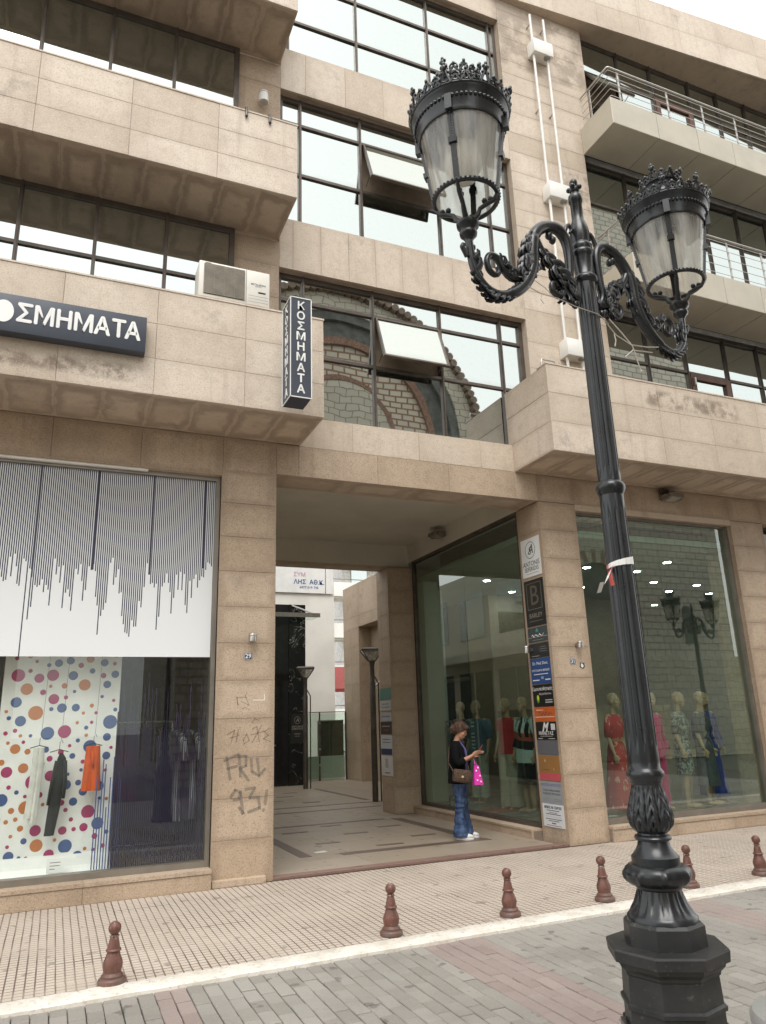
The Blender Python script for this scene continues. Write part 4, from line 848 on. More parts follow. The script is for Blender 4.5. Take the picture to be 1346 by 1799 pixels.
        def lobes(path, k, size, side, sp=1.0):
            for i in range(k):
                f = i/(k-1); ii = int(f*(len(path)-2)); a = path[ii]; b = path[ii+1]; dx, dz = b[0]-a[0], b[1]-a[1]; L = math.hypot(dx, dz) or 1
                nx, nz = -dz/L*side, dx/L*side; s = size*(.7+.6*math.sin(math.pi*f))
                nn = D*nx+Z*nz; tt = D*dx/L+Z*dz/L; b0_ = C0+D*a[0]+Z*a[1]; r_ = s*rl.uniform(.85, 1.2)
                for w in (-.75, 0, .75):
                    p = b0_ + Wd*w*s*.7; e_ = Wd*w*s*.5
                    lf.tube([p-nn*s*.2, p+nn*r_*.6+tt*r_*.3, p+nn*r_*1.15+tt*r_*.9+e_*.5, p+nn*r_*1.25+tt*r_*1.7+e_, p+nn*r_*.95+tt*r_*2.1+e_], [s*.55,s*.62,s*.55,s*.38,s*.14], 7, 0, True, .5, tuple(nn))
        lobes(main[52:78], 8, .025, 1); lobes(v1[6:34], 8, .022, -1); lobes(v1[2:30], 7, .018, 1); lobes(main[78:104], 9, .016, -1); lobes(v2[0:24], 7, .019, 1); lobes(main[100:116], 4, .018, 1); lobes(main[2:14], 4, .020, -1); lobes(main[56:74], 5, .016, -1)
        for s_, z_ in ((.195,3.655),(.175,3.64),(.10,3.36),(.08,3.35),(.155,3.70)): lf.ell(C0+D*s_+Z*z_, (.016,.016,.02), 8, 6)
        lfo = lf.build('acanthus_leaf', I, arm, smooth=60); lfo['kind'] = 'stuff'
        # lantern
        lc = C0 + D*.64; ax, ay = lc.x, lc.y
        lan = MB().lathe([(.014,3.46),(.016,3.475),(.024,3.49),(.034,3.50),(.036,3.512),(.030,3.52),(.034,3.532),(.044,3.54),(.046,3.555),(.038,3.562),(.020,3.566)], ax, ay, 28).build('lantern', I, root, smooth=50)
        def ring(mb, r, z, tr, n=48, k=8):
            for i in range(n):
                a0, a1 = 2*math.pi*i/n, 2*math.pi*(i+1)/n
                mb.tube([(ax+r*math.cos(a0), ay+r*math.sin(a0), z), (ax+r*math.cos(a1), ay+r*math.sin(a1), z)], tr, k, 0, False)
        q = MB(); ring(q, .128, 3.665, .0095)
        for i in range(48): a = 2*math.pi*i/48; q.ell((ax+.136*math.cos(a), ay+.136*math.sin(a), 3.668), .0055, 6, 4)
        q.build('lower_ring', I, lan, smooth=60)
        for i in range(4):
            a = th + R_(38) + i*math.pi/2; er = Vector((math.cos(a), math.sin(a), 0))
            b = [lc + er*.022 + Z*3.565, lc + er*.045 + Z*3.585, lc + er*.055 + Z*3.61, lc + er*.088 + Z*3.625, lc + er*.11 + Z*3.63, lc + er*.128 + Z*3.66]
            mbk = MB().tube(b, [.012,.011,.009,.010,.009,.007], 8)
            for s_ in (.075, .10): mbk.ell(lc + er*s_ + Z*3.64, .012, 7, 5)
            mbk.build('bracket', I, lan, smooth=60)
            tg = Vector((-math.sin(a), math.cos(a), 0)); dirn = (er*(.172-.128) + Z*.30).normalized()
            rb = MB().obox(lc + er*.1515 + Z*3.815, tg, dirn, dirn.cross(tg), .011, .152, .006)
            for kk in range(26): rb.ell(lc + er*(.134+.044*kk/25) + Z*(3.68+.28*kk/25), .0046, 5, 4)
            rb.obox(lc + er*.158 + Z*3.83, tg, dirn, dirn.cross(tg), .016, .012, .010); rb.obox(lc + er*.186 + Z*3.985, tg, Z, er, .014, .035, .012)
            rb.build('rib', I, lan)
        gp = MB(); NS = 40
        for i in range(NS):
            a0, a1 = 2*math.pi*i/NS, 2*math.pi*(i+1)/NS
            gp.add([(ax+.128*math.cos(a0), ay+.128*math.sin(a0), 3.672), (ax+.128*math.cos(a1), ay+.128*math.sin(a1), 3.672), (ax+.170*math.cos(a1), ay+.170*math.sin(a1), 3.962), (ax+.170*math.cos(a0), ay+.170*math.sin(a0), 3.962)], [(0,1,2,3)])
        gp.build('glass_pane', M['lantern_glass'], lan, smooth=180)
        MB().lathe([(.176,3.955),(.180,3.965),(.178,3.985),(.186,4.0),(.188,4.03),(.200,4.045),(.204,4.06),(.198,4.07),(.17,4.095),(.13,4.13),(.10,4.15),(.085,4.155)], ax, ay, 56).build('hood', I, lan, smooth=40)
        q = MB()
        for i in range(64): a = 2*math.pi*i/64; q.ell((ax+.189*math.cos(a), ay+.189*math.sin(a), 4.015), (.008,.008,.010), 5, 4)
        q.build('hood_beading', I, lan, smooth=60)
        MB().lathe([(.085,4.15),(.078,4.17),(.080,4.20),(.09,4.225),(.095,4.23),(.06,4.25)], ax, ay, 32).build('vent_neck', I, lan, smooth=50)
        MB().lathe([(.045,3.94),(.075,3.90),(.078,3.83),(.05,3.77),(.02,3.755)], ax, ay, 20).build('bulb', paint('opal_bulb', (.72, .70, .62), .3), lan, smooth=60)
        def crown(name, r, z, n, h, flare):
            q = MB(); 
            for i in range(n):
                a = 2*math.pi*i/n; A = Vector((math.cos(a), math.sin(a), 0)); T = Vector((-math.sin(a), math.cos(a), 0)); big = i % 4 == 0
                w = 2*math.pi*r/n; hh = h*(1.0 if big else (.62 if i % 2 == 0 else .5))
                def pt(t_, zz): return lc + A*(r+flare*zz/h) + T*t_ + Z*(z+zz)
                # pierced scroll ring
                cz = .30*h; rr_ = min(w*.42, h*.24); loop = [pt(rr_*math.cos(2*math.pi*k/9), cz+rr_*math.sin(2*math.pi*k/9)) for k in range(10)]
                q.tube(loop, .0042, 5, 0, False)
                q.tube([pt(-w*.5, 0), pt(-w*.28, hh*.35), pt(-w*.1, hh*.62), pt(0, hh)], [.006,.006,.005,.003], 5); q.tube([pt(w*.5, 0), pt(w*.28, hh*.35), pt(w*.1, hh*.62), pt(0, hh)], [.006,.006,.005,.003], 5)
                q.ell(pt(0, hh), (.0075,.0075,.011), 6, 5); q.ell(pt(-w*.32, hh*.55), .007, 5, 4); q.ell(pt(w*.32, hh*.55), .007, 5, 4)
                if big: q.ell(pt(-w*.22, hh*.85), .008, 6, 4); q.ell(pt(w*.22, hh*.85), .008, 6, 4); q.ell(pt(0, hh*.8), (.012,.012,.016), 6, 5)
            ring_pts = [lc + Vector((math.cos(2*math.pi*k/40)*r, math.sin(2*math.pi*k/40)*r, z)) for k in range(41)]; q.tube(ring_pts, .006, 6, 0, False)
            q.build(name, I, lan, smooth=60)
        crown('crown', .203, 4.06, 32, .082, .016); crown('top_crown', .09, 4.225, 14, .078, .014)
    return root
lamp = street_lamp(1.99, 2.245, R_(7.5)); tag(lamp, 'tall black ornate twin lantern lamp post standing in front of the passage', 'street lamp', 'ornate street lamps')
lamp2 = copy_tree(lamp); lamp2.location = (13.1, 5.1, -.02); lamp2.rotation_euler.z = R_(-12); tag(lamp2, 'ornate twin lantern lamp post seen only as a reflection in the right shop window', 'street lamp', 'ornate street lamps')
# red and white tape and wires tied to the lamp
LX, LY = 1.99, 2.245
tp = MB(); N = 24; rt_ = .0515
def tp_pt(a, z, r=rt_): return (LX+r*math.cos(a), LY+r*math.sin(a), z)
for i in range(N):
    a0, a1 = R_(150)+R_(250)*i/N, R_(150)+R_(250)*(i+1)/N; za, zb = 2.205+.035*i/N, 2.205+.035*(i+1)/N; h0, h1 = .007+.013*i/N, .007+.013*(i+1)/N
    r0, r1 = rt_+.002*math.sin(i*2.1), rt_+.002*math.sin((i+1)*2.1)
    tp.add([tp_pt(a0, za-h0, r0), tp_pt(a1, zb-h1, r1), tp_pt(a1, zb+h1, r1), tp_pt(a0, za+h0, r0)], [(0,1,2,3)], 1 if i in (22, 23, 0, 1) else 0)
kx = Vector(tp_pt(R_(195), 2.20, .056)); 
tail = [kx, kx+Vector((-.025,-.012,-.025)), kx+Vector((-.05,-.02,-.06)), kx+Vector((-.075,-.025,-.085)), kx+Vector((-.10,-.03,-.09))]
for i, (a, b) in enumerate(zip(tail, tail[1:])):
    w = Vector((.004,-.01,.012)) if i < 3 else Vector((.0,-.012,.018)); tp.add([a-w, b-w, b+w, a+w], [(0,1,2,3)], [1,0,1,0][i])
t2 = [kx+Vector((-.02,-.01,-.02)), kx+Vector((-.022,-.014,-.05)), kx+Vector((-.018,-.016,-.075))]
for i, (a, b) in enumerate(zip(t2, t2[1:])): w = Vector((.006,-.004,.002)); tp.add([a-w, b-w, b+w, a+w], [(0,1,2,3)], 1)
o = tp.build('barrier_tape', [paint('tape_white', (.78, .77, .75), .35), paint('tape_red', (.55, .09, .07), .35)]); tag(o, 'torn red and white barrier tape knotted round the lamp post', 'tape')
Ua = Vector((math.cos(R_(7.5)), math.sin(R_(7.5)), 0)); LC = Vector((LX, LY, 0)); zf = Vector((0,0,1))
def on_arm(s, z, f=-.02): return LC + Ua*s + zf*z + Vector((-math.sin(R_(7.5)), math.cos(R_(7.5)), 0))*f
wr = paint('pale_wire', (.50, .46, .40), .6)
w1 = MB().tube([on_arm(-.40, 3.35), on_arm(-.30, 3.33), on_arm(-.2, 3.335), on_arm(-.1, 3.325), on_arm(0, 3.30, -.05), on_arm(.08, 3.285, -.03)], .0022, 5).tube([on_arm(-.41, 3.375), on_arm(-.33, 3.385), on_arm(-.27, 3.365), on_arm(-.22, 3.33)], .0018, 5).tube([on_arm(-.29, 3.33), on_arm(-.30, 3.30), on_arm(-.285, 3.285)], .0018, 5).build('tie_wire', wr, smooth=60); tag(w1, 'thin pale wire stretched from the left lamp arm to the pole', 'wire')
w2 = MB().tube([on_arm(.06, 3.29, -.03), on_arm(.13, 3.25), on_arm(.22, 3.225), on_arm(.33, 3.24), on_arm(.41, 3.26)], .0028, 5).tube([on_arm(.10, 3.32), on_arm(.17, 3.27), on_arm(.23, 3.22), on_arm(.25, 3.15), on_arm(.265, 3.11)], .003, 5).tube([on_arm(.17, 3.15), on_arm(.23, 3.20), on_arm(.36, 3.22)], .003, 5).tube([on_arm(.12, 3.255), on_arm(.125, 3.22), on_arm(.115, 3.19)], .003, 5)
w2.ell(on_arm(.266, 3.105), (.005,.005,.009), 6, 5); tag(w2.build('tie_wire', wr, smooth=60), 'pale cut cable ends tangled under the right lamp arm', 'wire')
# ------------------------------------------------------------------ bollards
BP = [(.092,0),(.092,.022),(.086,.032),(.072,.038),(.073,.05),(.064,.058),(.057,.066),(.062,.09),(.065,.112),(.061,.135),(.050,.16),(.043,.182),(.040,.192),(.050,.196),(.052,.202),(.048,.209),(.041,.212),(.036,.24),(.029,.272),(.026,.280),(.032,.285),(.033,.290),(.026,.296),(.022,.299)]
def bollard(x, y, label, tilt):
    e = empty('bollard', (x, y, 0.004)); tag(e, label, 'bollard', 'iron bollards along the kerb')
    return e
b0 = bollard(.49, 5.985, 'rusty red bollard nearest the dotted shop window', 0)
fl_ = lambda a, z: 1 + (.02*math.cos(10*a) if .06 < z < .19 or .21 < z < .28 else 0)
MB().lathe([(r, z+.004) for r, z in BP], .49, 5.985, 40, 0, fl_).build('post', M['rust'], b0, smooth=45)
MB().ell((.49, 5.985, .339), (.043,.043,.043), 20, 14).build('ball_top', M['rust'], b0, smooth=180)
for k, (x, y, lb) in enumerate([(2.62, 6.10, 'rusty red bollard in front of the middle of the passage'), (3.76, 6.125, 'rusty red bollard left of the lamp post in front of the woman'), (4.795, 6.14, 'rusty red bollard just left of the lamp base'), (5.856, 6.17, 'rusty red bollard partly hidden by the lamp base'), (6.867, 6.20, 'rusty red bollard farthest right by the frame edge')]):
    c = copy_tree(b0); c.location = (x, y, .004); c.rotation_euler = (random.uniform(-.03,.03), random.uniform(-.03,.03), random.uniform(0,6)); tag(c, lb)
bn_ = MB().lathe([(.20,-.02),(.215,.3),(.235,.46),(.24,.47)], 2.79, 2.33, 40).build('litter_bin', mk('pale_concrete', (.62, .60, .56), .8, 0, .12, 6)); MB().lathe([(.255,.468),(.262,.48),(.262,.505),(.25,.522),(.20,.530),(.0,.532)], 2.79, 2.33, 44).build('lid', mk('grey_metal_lid', (.36, .36, .35), .4, .3, .08), bn_, smooth=40); tag(bn_, 'round pale litter bin with grey lid at the lower right corner', 'litter bin')
# ------------------------------------------------------------------ signs and fittings on the facade
NV = mk('slate_blue_sign', (.045, .055, .075), .45, 0, .1, 2, .04); WL = paint('white_letter', (.80, .80, .78), .5)
hs_ = MB().bbox(-2.15, .57, 7.60, 7.732, 5.585, 6.01, .006).build('shop_sign', NV, smooth=30); tag(hs_, 'long dark sign box with white Greek capitals on the lower left balcony', 'sign')
for ch, x in (('Κ', -1.03), ('Σ', -.63), ('Μ', -.445), ('Η', -.255), ('Μ', -.065), ('Α', .12), ('Τ', .285), ('Α', .43)):
    t = MB(); text_on(t, ch, (x, 7.599, 5.80), (1,0,0), (0,0,1), .285, ext=.004, fat=.007, xs=.84); t.build('letter', WL, hs_)
MB().prism([(.095*math.cos(k*math.pi/16), .125*math.sin(k*math.pi/16)) for k in range(32)], (-.825, 7.5985, 5.805), (1,0,0), (0,0,1), (0,-.004,0)).build('letter', WL, hs_)
vs = empty('projecting_sign', (2.17, 7.4, 5.08)); tag(vs, 'tall projecting sign box with white vertical Greek letters at the balcony end', 'sign')
MB().box(2.055, 2.295, 7.105, 7.42, 5.085, 6.305).build('box', NV, vs)
tr = MB()
for x in (2.05, 2.291): tr.box(x, x+.010, 7.098, 7.108, 5.08, 6.31)
tr.box(2.05, 2.30, 7.098, 7.108, 6.302, 6.312).box(2.05, 2.30, 7.098, 7.108, 5.078, 5.088).box(2.048, 2.056, 7.10, 7.42, 6.300, 6.310).box(2.048, 2.056, 7.10, 7.42, 5.078, 5.088).box(2.048, 2.056, 7.412, 7.424, 5.08, 6.31)
tr.build('white_edging', WL, vs); MB().tube([(2.17, 7.42, 6.1), (2.17, 7.74, 6.1)], .02, 8).tube([(2.17, 7.42, 5.4), (2.17, 7.74, 5.4)], .02, 8).build('wall_bracket', M['dark'], vs)
for i, ch in enumerate('ΚΟΣΜΗΜΑΤΑ'):
    z = 6.205 - i*.1285
    t = MB(); text_on(t, ch, (2.175, 7.1035, z), (1,0,0), (0,0,1), .135, ext=.003, fat=.003); t.build('letter', WL, vs)
    t = MB(); text_on(t, ch, (2.0535, 7.26, z), (0,-1,0), (0,0,1), .135, ext=.003, fat=.0025); t.build('letter', WL, vs)
# air conditioner
ac = MB().bbox(1.13, 1.98, 7.76, 8.07, 6.515, 6.99, .012).build('air_conditioner', M['ac'], smooth=40); tag(ac, 'off-white air conditioner outdoor unit standing on the lower left balcony', 'air conditioner')
gx, gz = 1.43, 6.752
MB().box(1.185, 1.675, 7.757, 7.762, 6.55, 6.955).build('fan_recess', mk('dark_recess', (.05, .045, .04), .7), ac)
gr = MB()
for i in range(32): z = 6.558 + i*.0127; gr.box(1.19, 1.67, 7.744, 7.752, z, z+.0042)
for i in range(5): x = 1.19+i*.12; gr.box(x-.002, x+.002, 7.752, 7.756, 6.552, 6.953)
gr.build('grille', mk('beige_grille', (.46, .42, .35), .5), ac)
fb = MB()
for k in range(3):
    a = k*2*math.pi/3; fb.add([(gx+.02*math.cos(a), 7.7555, gz+.02*math.sin(a)), (gx+.17*math.cos(a-.4), 7.7555, gz+.17*math.sin(a-.4)), (gx+.17*math.cos(a+.5), 7.7560, gz+.17*math.sin(a+.5))], [(0,1,2)])
fb.build('fan', mk('grey_fan', (.18, .17, .15), .5), ac)
MB().box(1.69, 1.694, 7.7585, 7.762, 6.53, 6.98).build('panel_seam', M['dark'], ac); MB().bbox(1.84, 1.93, 7.753, 7.764, 6.69, 6.705, .003).build('handle_recess', M['dark'], ac)
for z in (6.56, 6.60, 6.64): MB().box(1.72, 1.96, 7.7590, 7.761, z, z+.004).build('louvre_shade', mk('shadow_line', (.30, .29, .27), .6), ac)  # thin grey strips with the louvre shadow lines put into their colour
t = MB(); text_on(t, 'MITSUBISHI', (1.84, 7.7595, 6.80), (1,0,0), (0,0,1), .036, ext=.0008, bold=.0004); t.build('lettering', paint('grey_ink', (.10, .10, .11)), ac)
t = MB(); text_on(t, 'ELECTRIC', (1.84, 7.7595, 6.775), (1,0,0), (0,0,1), .018, ext=.0008); t.build('lettering', paint('grey_ink', (.10, .10, .11)), ac); MB().box(1.20, 1.27, 7.7575, 7.7592, 6.962, 6.975).build('badge', paint('grey_ink', (.10, .10, .11)), ac)
for x in (1.2, 1.8): MB().box(x, x+.08, 7.78, 8.05, 6.493, 6.515).build('foot', M['dark'], ac)
# lamps
def spot(p, r, h, label, face=(0,-1,0), mat=None, axis=(0,0,1)):
    p = Vector(p); f = Vector(face); c = p + f*(.05+r); m = mat or M['alu']
    e = MB().tube([c-Vector(axis)*h/2, c-Vector(axis)*(h/2-.01), c+Vector(axis)*(h/2-.008), c+Vector(axis)*h/2], [r, r, r, r*.94], 20).build('wall_lamp', m, smooth=40); tag(e, label, 'wall lamp')
    MB().obox(p+f*.025, f.cross(Vector(axis)), axis, f, .022, .022, .026).build('bracket', m, e); MB().tube([c+Vector(axis)*(h/2-.03), c+Vector(axis)*(h/2-.022)], r*1.03, 20).build('band', M['frame_grey'], e)
    MB().tube([c-Vector(axis)*(h/2+.002), c-Vector(axis)*(h/2-.002)], r*.85, 16).build('lens', mk('frosted_lens', (.55, .55, .52), .3), e)
    return e
spot((2.05, Y0, 2.655), .045, .085, 'small steel cylinder lamp above house number 29'); spot((6.76, Y0, 2.625), .045, .085, 'small steel cylinder lamp above house number 31 on right pillar')
spot((6.332, 9.19, 2.60), .05, .10, 'small steel cylinder lamp among the plates on the passage pillar', (-1,0,0))
sl_ = spot((2.07, Y0, 10.50), .07, .17, 'pale cylinder spotlight on the wall strip above the upper left balcony', (0,-1,0), M['white_paint'])
def flood(p, rot, label):
    e = empty('floodlight', p); tag(e, label, 'floodlight'); p = Vector(p); q = Matrix.Rotation(rot, 3, 'Z')
    def bx(u0, u1, v0, v1, z0, z1, m, n, ti=0.0):
        b = MB().box(u0, u1, v0, v1, z0, z1); b.v = [tuple(p + q @ (Matrix.Rotation(ti, 3, 'X') @ Vector(c))) for c in b.v]; return b.build(n, m, e)
    bx(-.14, .14, -.24, -.02, -.03, .03, M['frame_grey'], 'housing', -.16); bx(-.11, .11, -.22, -.05, -.038, -.0305, mk('floodlight_glass', (.32, .31, .27), .15), 'glass', -.16)
    bx(-.16, -.145, -.17, -.03, -.02, .06, M['frame_grey'], 'yoke'); bx(.145, .16, -.17, -.03, -.02, .06, M['frame_grey'], 'yoke'); bx(-.03, .03, -.03, .0, -.0, .07, M['frame_grey'], 'wall_plate')
flood((8.86, Y0, 4.97), 0, 'square floodlight under the right balcony above the shop window'); flood((6.335, 11.75, 4.93), R_(-90), 'square floodlight high on the passage side beam')
ns = MB(); rn = random.Random(11)
for k in range(150):
    a = rn.uniform(0, 6.28); c = Vector((8.80+rn.gauss(0,.06), 8.66+rn.gauss(0,.02), 5.08+rn.gauss(0,.028))); d = Vector((math.cos(a), rn.uniform(-.3,.3), math.sin(a)*.6))*rn.uniform(.03,.075); ns.tube([c-d, c+d], .003, 4)
o = ns.build('bird_nest', mk('dry_twigs', (.10, .065, .04), .9)); tag(o, 'brown twig bird nest above the floodlight on the right', 'bird nest')
# house numbers and sticker
def number(x, z, s, label):
    o = MB().bbox(x-.048, x+.048, Y0-.007, Y0-.0015, z-.04, z+.04, .002).build('number_plate', paint('enamel_blue', (.03, .06, .12), .3)); tag(o, label, 'number plate')
    b = MB().box(x-.045, x+.045, Y0-.0082, Y0-.0072, z+.034, z+.037).box(x-.045, x+.045, Y0-.0082, Y0-.0072, z-.037, z-.034).box(x-.045, x-.042, Y0-.0082, Y0-.0072, z-.034, z+.034).box(x+.042, x+.045, Y0-.0082, Y0-.0072, z-.034, z+.034)
    text_on(b, s, (x, Y0-.0078, z), (1,0,0), (0,0,1), .072, ext=.0008, bold=.0012); b.build('numerals', WL, o)
number(2.02, 2.445, '29', 'blue enamel house number 29 on the left pillar'); number(6.675, 2.395, '31', 'blue enamel house number 31 on the right pillar')
st = MB().prism([(-.045,-.03),(.01,-.05),(.042,-.03),(.04,.035),(.0,.03),(-.035,.045)], (6.83, Y0-.002, 2.34), (1,0,0), (0,0,1), (0,-.001,0)).build('sticker', paint('sticker_black', (.03, .03, .03))); tag(st, 'small torn black and white sticker beside house number 31', 'sticker')
MB().prism([(-.025,-.02),(.005,-.035),(.025,-.01),(.01,.02),(-.02,.025)], (6.83, Y0-.0032, 2.34), (1,0,0), (0,0,1), (0,-.001,0)).build('sticker_print', WL, st)
# graffiti on the left pillar
def gz_(a, b): x = a*.3715; y = 1130+b*.3715; return (1.69+(x-375)/102*.64, 2.209-(y-1189)*.00615)
def strokes(name, lines, w, m):
    mb = MB()
    for ln in lines:
        pts = [Vector((gz_(*p)[0], 0, gz_(*p)[1])) for p in ln]
        for i, (a, b) in enumerate(zip(pts, pts[1:])):
            d = (b-a).normalized(); n = Vector((-d.z, 0, d.x))*w/2; a2 = a-d*w*.3; b2 = b+d*w*.3; y = Y0-.0019-.0001*i
            mb.add([(q.x, y, q.z) for q in (a2-n, b2-n, b2+n, a2+n)], [(0,1,2,3)])
    return mb.build(name, m, pil_l)
def spray(name, c, k):
    t = NT(name); co = t.coords(False); tr_ = t.n('ShaderNodeBsdfTransparent'); d = t.n('ShaderNodeBsdfDiffuse'); d.inputs[0].default_value = c+(1,)
    x = t.n('ShaderNodeMixShader'); t.l(t.ramp(t.noise(co, 38, 3), .28, .55, k*.5, k), x.inputs[0]); t.l(tr_.outputs[0], x.inputs[1]); t.l(d.outputs[0], x.inputs[2]); t.l(x.outputs[0], t.out.inputs[0]); return t.m
gdk = spray('marker_ink', (.17, .13, .10), .36); ggr = spray('grey_spray', (.23, .205, .18), .42)
strokes('graffiti', [[(1095,255),(1105,300),(1100,260),(1150,262)], [(1120,280),(1160,300),(1140,255),(1150,235)], [(1125,320),(1140,310),(1165,325)]], .009, gdk)
strokes('graffiti', [[(1055,440),(1090,420),(1075,480)], [(1110,415),(1100,475)], [(1070,455),(1115,445)], [(1135,470),(1150,440),(1165,470),(1140,487),(1135,468)], [(1180,415),(1200,405),(1215,480)], [(1225,400),(1180,480)], [(1175,445),(1235,430)], [(1270,415),(1240,430),(1260,450),(1235,465),(1270,480)], [(1175,385),(1190,365),(1210,375)]], .012, gdk)
strokes('graffiti', [[(1055,545),(1075,650)], [(1045,562),(1110,535)], [(1060,600),(1105,590)], [(1115,535),(1125,640)], [(1110,545),(1150,545),(1150,590),(1120,600),(1165,660)], [(1175,560),(1180,620),(1215,640),(1245,610)], [(1205,560),(1215,625)]], .032, ggr)
strokes('graffiti', [[(1080,730),(1100,700),(1125,710),(1120,740),(1095,745)], [(1125,710),(1140,810),(1120,780)], [(1150,700),(1195,695),(1170,740),(1215,740),(1220,790),(1165,805)], [(1255,712),(1247,775)], [(1238,802),(1243,798)]], .034, ggr)
strokes('graffiti', [[(1180,275),(1238,275),(1238,245)]], .008, WL)
# plates on the right pillar, facing the passage
PX, PA, PB = 6.337, 9.262, 8.782
K0 = {}
def P(z0, z1, c, label, lines=(), bars=()): return plate(z0, z1, c, label, lines, PX, PA, PB, bars)
o = P(3.66, 4.24, (.74,.75,.74), 'large white plate with oval monogram, topmost on the right pillar', [('ANTONIS', .33, .5, .105, BK, dict(xs=.92)), ('SEFERIDIS', .19, .5, .092, BK, dict(xs=.92)), ('A', .70, .50, .20, BK, dict(shear=.35)), ('S', .66, .46, .16, BK, dict(shear=.2))], [(.2,.85,.075,.085,GY)])
ov = MB().tube([(PX-.0095, (PA+PB)/2+.125*math.cos(a*math.pi/18), 4.06+.125*math.sin(a*math.pi/18)) for a in range(37)], .0035, 4, 0, False).build('oval', paint('ink_0.02_0.02_0.02', BK), o)
o = P(2.93, 3.61, (.018,.017,.015), 'black plate with large framed letter B on the right pillar', [('BARLEY', .22, .5, .095, (.24,.21,.17), {}), ('B', .64, .5, .42, (.12,.10,.075), {})], [(.15,.85,.10,.11,(.2,.18,.15)),(.12,.13,.36,.93,(.30,.27,.22)),(.87,.88,.36,.93,(.30,.27,.22)),(.12,.88,.36,.366,(.30,.27,.22)),(.12,.88,.924,.93,(.30,.27,.22))])
o = P(2.70, 2.91, (.06,.07,.07), 'dark grey plate with turquoise flower under the black plate', [], [(.0,1,.30,.36,(.25,.26,.26)),(.22,.78,.12,.15,(.3,.3,.3))])
sq = MB().tube([(PX-.0095, PA-.08-.035*i, 2.79+.022*math.sin(i*2.3)) for i in range(10)], .005, 4).build('script_lettering', WL, o)
for a in (-.5, 0, .5): MB().ell((PX-.009, 9.03+.03*math.sin(a), 2.865), (.002,.012,.03), 8, 6, 0, Matrix.Rotation(a, 3, 'X')).build('flower_petal', paint('turquoise', (.05,.32,.36)), o)
o = P(2.475, 2.68, (.03,.03,.03), 'black plate half behind the steel lamp on the right pillar', [], [(.1,.5,.10,.13,(.4,.4,.4)),(.55,.9,.4,.43,(.25,.25,.25)),(.55,.9,.55,.58,(.25,.25,.25)),(.6,.85,.7,.73,(.25,.25,.25))])
o = P(2.105, 2.465, (.03,.075,.22), 'blue plate with white lettering on the right pillar', [('Dr. Med. Dent.', .80, .5, .062, WT, {}), ('ΧΡΥΣΤΑΛΛΗ Β. ΜΕΛΙΔΗΣ', .52, .5, .042, WT, dict(xs=.85))], [(.14,.86,.36,.39,WT),(.06,.40,.13,.17,WT),(.7,.95,.13,.17,WT),(.5,.62,.18,.28,(.25,.35,.5))])
o = P(1.79, 2.095, (.014,.014,.013), 'black plate with green and yellow corn emblem on the right pillar', [('Ομοιοπαθητικός', .80, .5, .068, WT, dict(xs=.95)), ('Μαρία Μαλλίου', .57, .62, .038, (.5,.5,.5), {})], [(.6,.95,.27,.31,(.5,.5,.5)),(.6,.95,.17,.21,(.5,.5,.5))])
MB().ell((PX-.009, PA-.12, 1.895), (.002,.034,.055), 10, 8).build('leaf_emblem', paint('emblem_green', (.10,.36,.06)), o); MB().ell((PX-.0105, PA-.12, 1.915), (.002,.022,.038), 10, 8).build('corn_emblem', paint('emblem_yellow', (.75,.62,.05)), o)
o = P(1.59, 1.785, (.52,.115,.025), 'orange plate with black script on the right pillar', [], [(.03,.98,.28,.33,(.75,.55,.45)),(.1,.45,.76,.82,(.75,.5,.4))])
MB().tube([(PX-.0095, PA-.11-.028*i, 1.695+.022*math.sin(i*2.1)+(.02 if i in (0,6) else 0)) for i in range(12)], .004, 4).build('script_lettering', paint('ink_0.02_0.02_0.02', BK), o)
o = P(1.34, 1.58, (.015,.015,.015), 'black plate with white script M on the right pillar', [('M', .70, .45, .16, WT, dict(shear=.4, bold=.006)), ('ΜΑΝΕΤΑΣ', .36, .5, .065, WT, dict(xs=1.1))], [(.2,.8,.20,.215,WT),(.08,.32,.06,.085,WT),(.6,.9,.06,.085,WT),(.76,.96,.55,.90,(.55,.56,.57))])
o = P(1.14, 1.335, (.12,.12,.135), 'plain faded grey plate in the lower half of the right pillar')
o = P(.805, 1.125, (.30,.155,.05), 'brown plate with pink foot on the right pillar', [], [(0,1,0,.30,(.52,.09,.11)),(.2,.5,.42,.46,(.18,.12,.05)),(.3,.34,.75,.85,(.5,.4,.3)),(.7,.74,.42,.5,(.5,.35,.2))])
o = P(.505, .79, (.30,.32,.34), 'grey plate with lilac lettering on the right pillar', [('ΑΝΑΣΤΑΣΙΑ ΚΑΡΑΠΑΤΣΙΟΥ', .84, .5, .045, (.16,.16,.30), dict(xs=.78, bold=.001)), ('Γενική & Λαπαροσκοπική', .60, .5, .040, (.06,.08,.09), dict(xs=.85)), ('Χειρουργική, Μαστολόγος', .45, .5, .040, (.06,.08,.09), dict(xs=.82))], [(.06,.4,.2,.22,GY),(.06,.3,.12,.14,GY),(.6,.95,.2,.22,GY),(.6,.95,.12,.14,GY)])
o = P(.205, .50, (.72,.74,.76), 'white plate with navy lettering, lowest on the right pillar', [('ΜΠΙΚΟΣ ΑΘ. ΓΕΩΡΓΙΟΣ', .84, .5, .042, (.03,.04,.10), dict(xs=.85, bold=.0015))], [(.2,.8,.70,.73,(.1,.1,.15)),(.3,.7,.61,.63,(.1,.1,.15)),(.15,.85,.54,.57,(.1,.1,.15)),(.12,.88,.44,.445,(.2,.2,.25)),(.12,.88,.33,.36,(.1,.1,.15)),(.25,.75,.25,.28,(.1,.1,.15)),(.4,.6,.14,.19,(.1,.1,.15)),(.15,.85,.06,.08,(.1,.1,.15))])
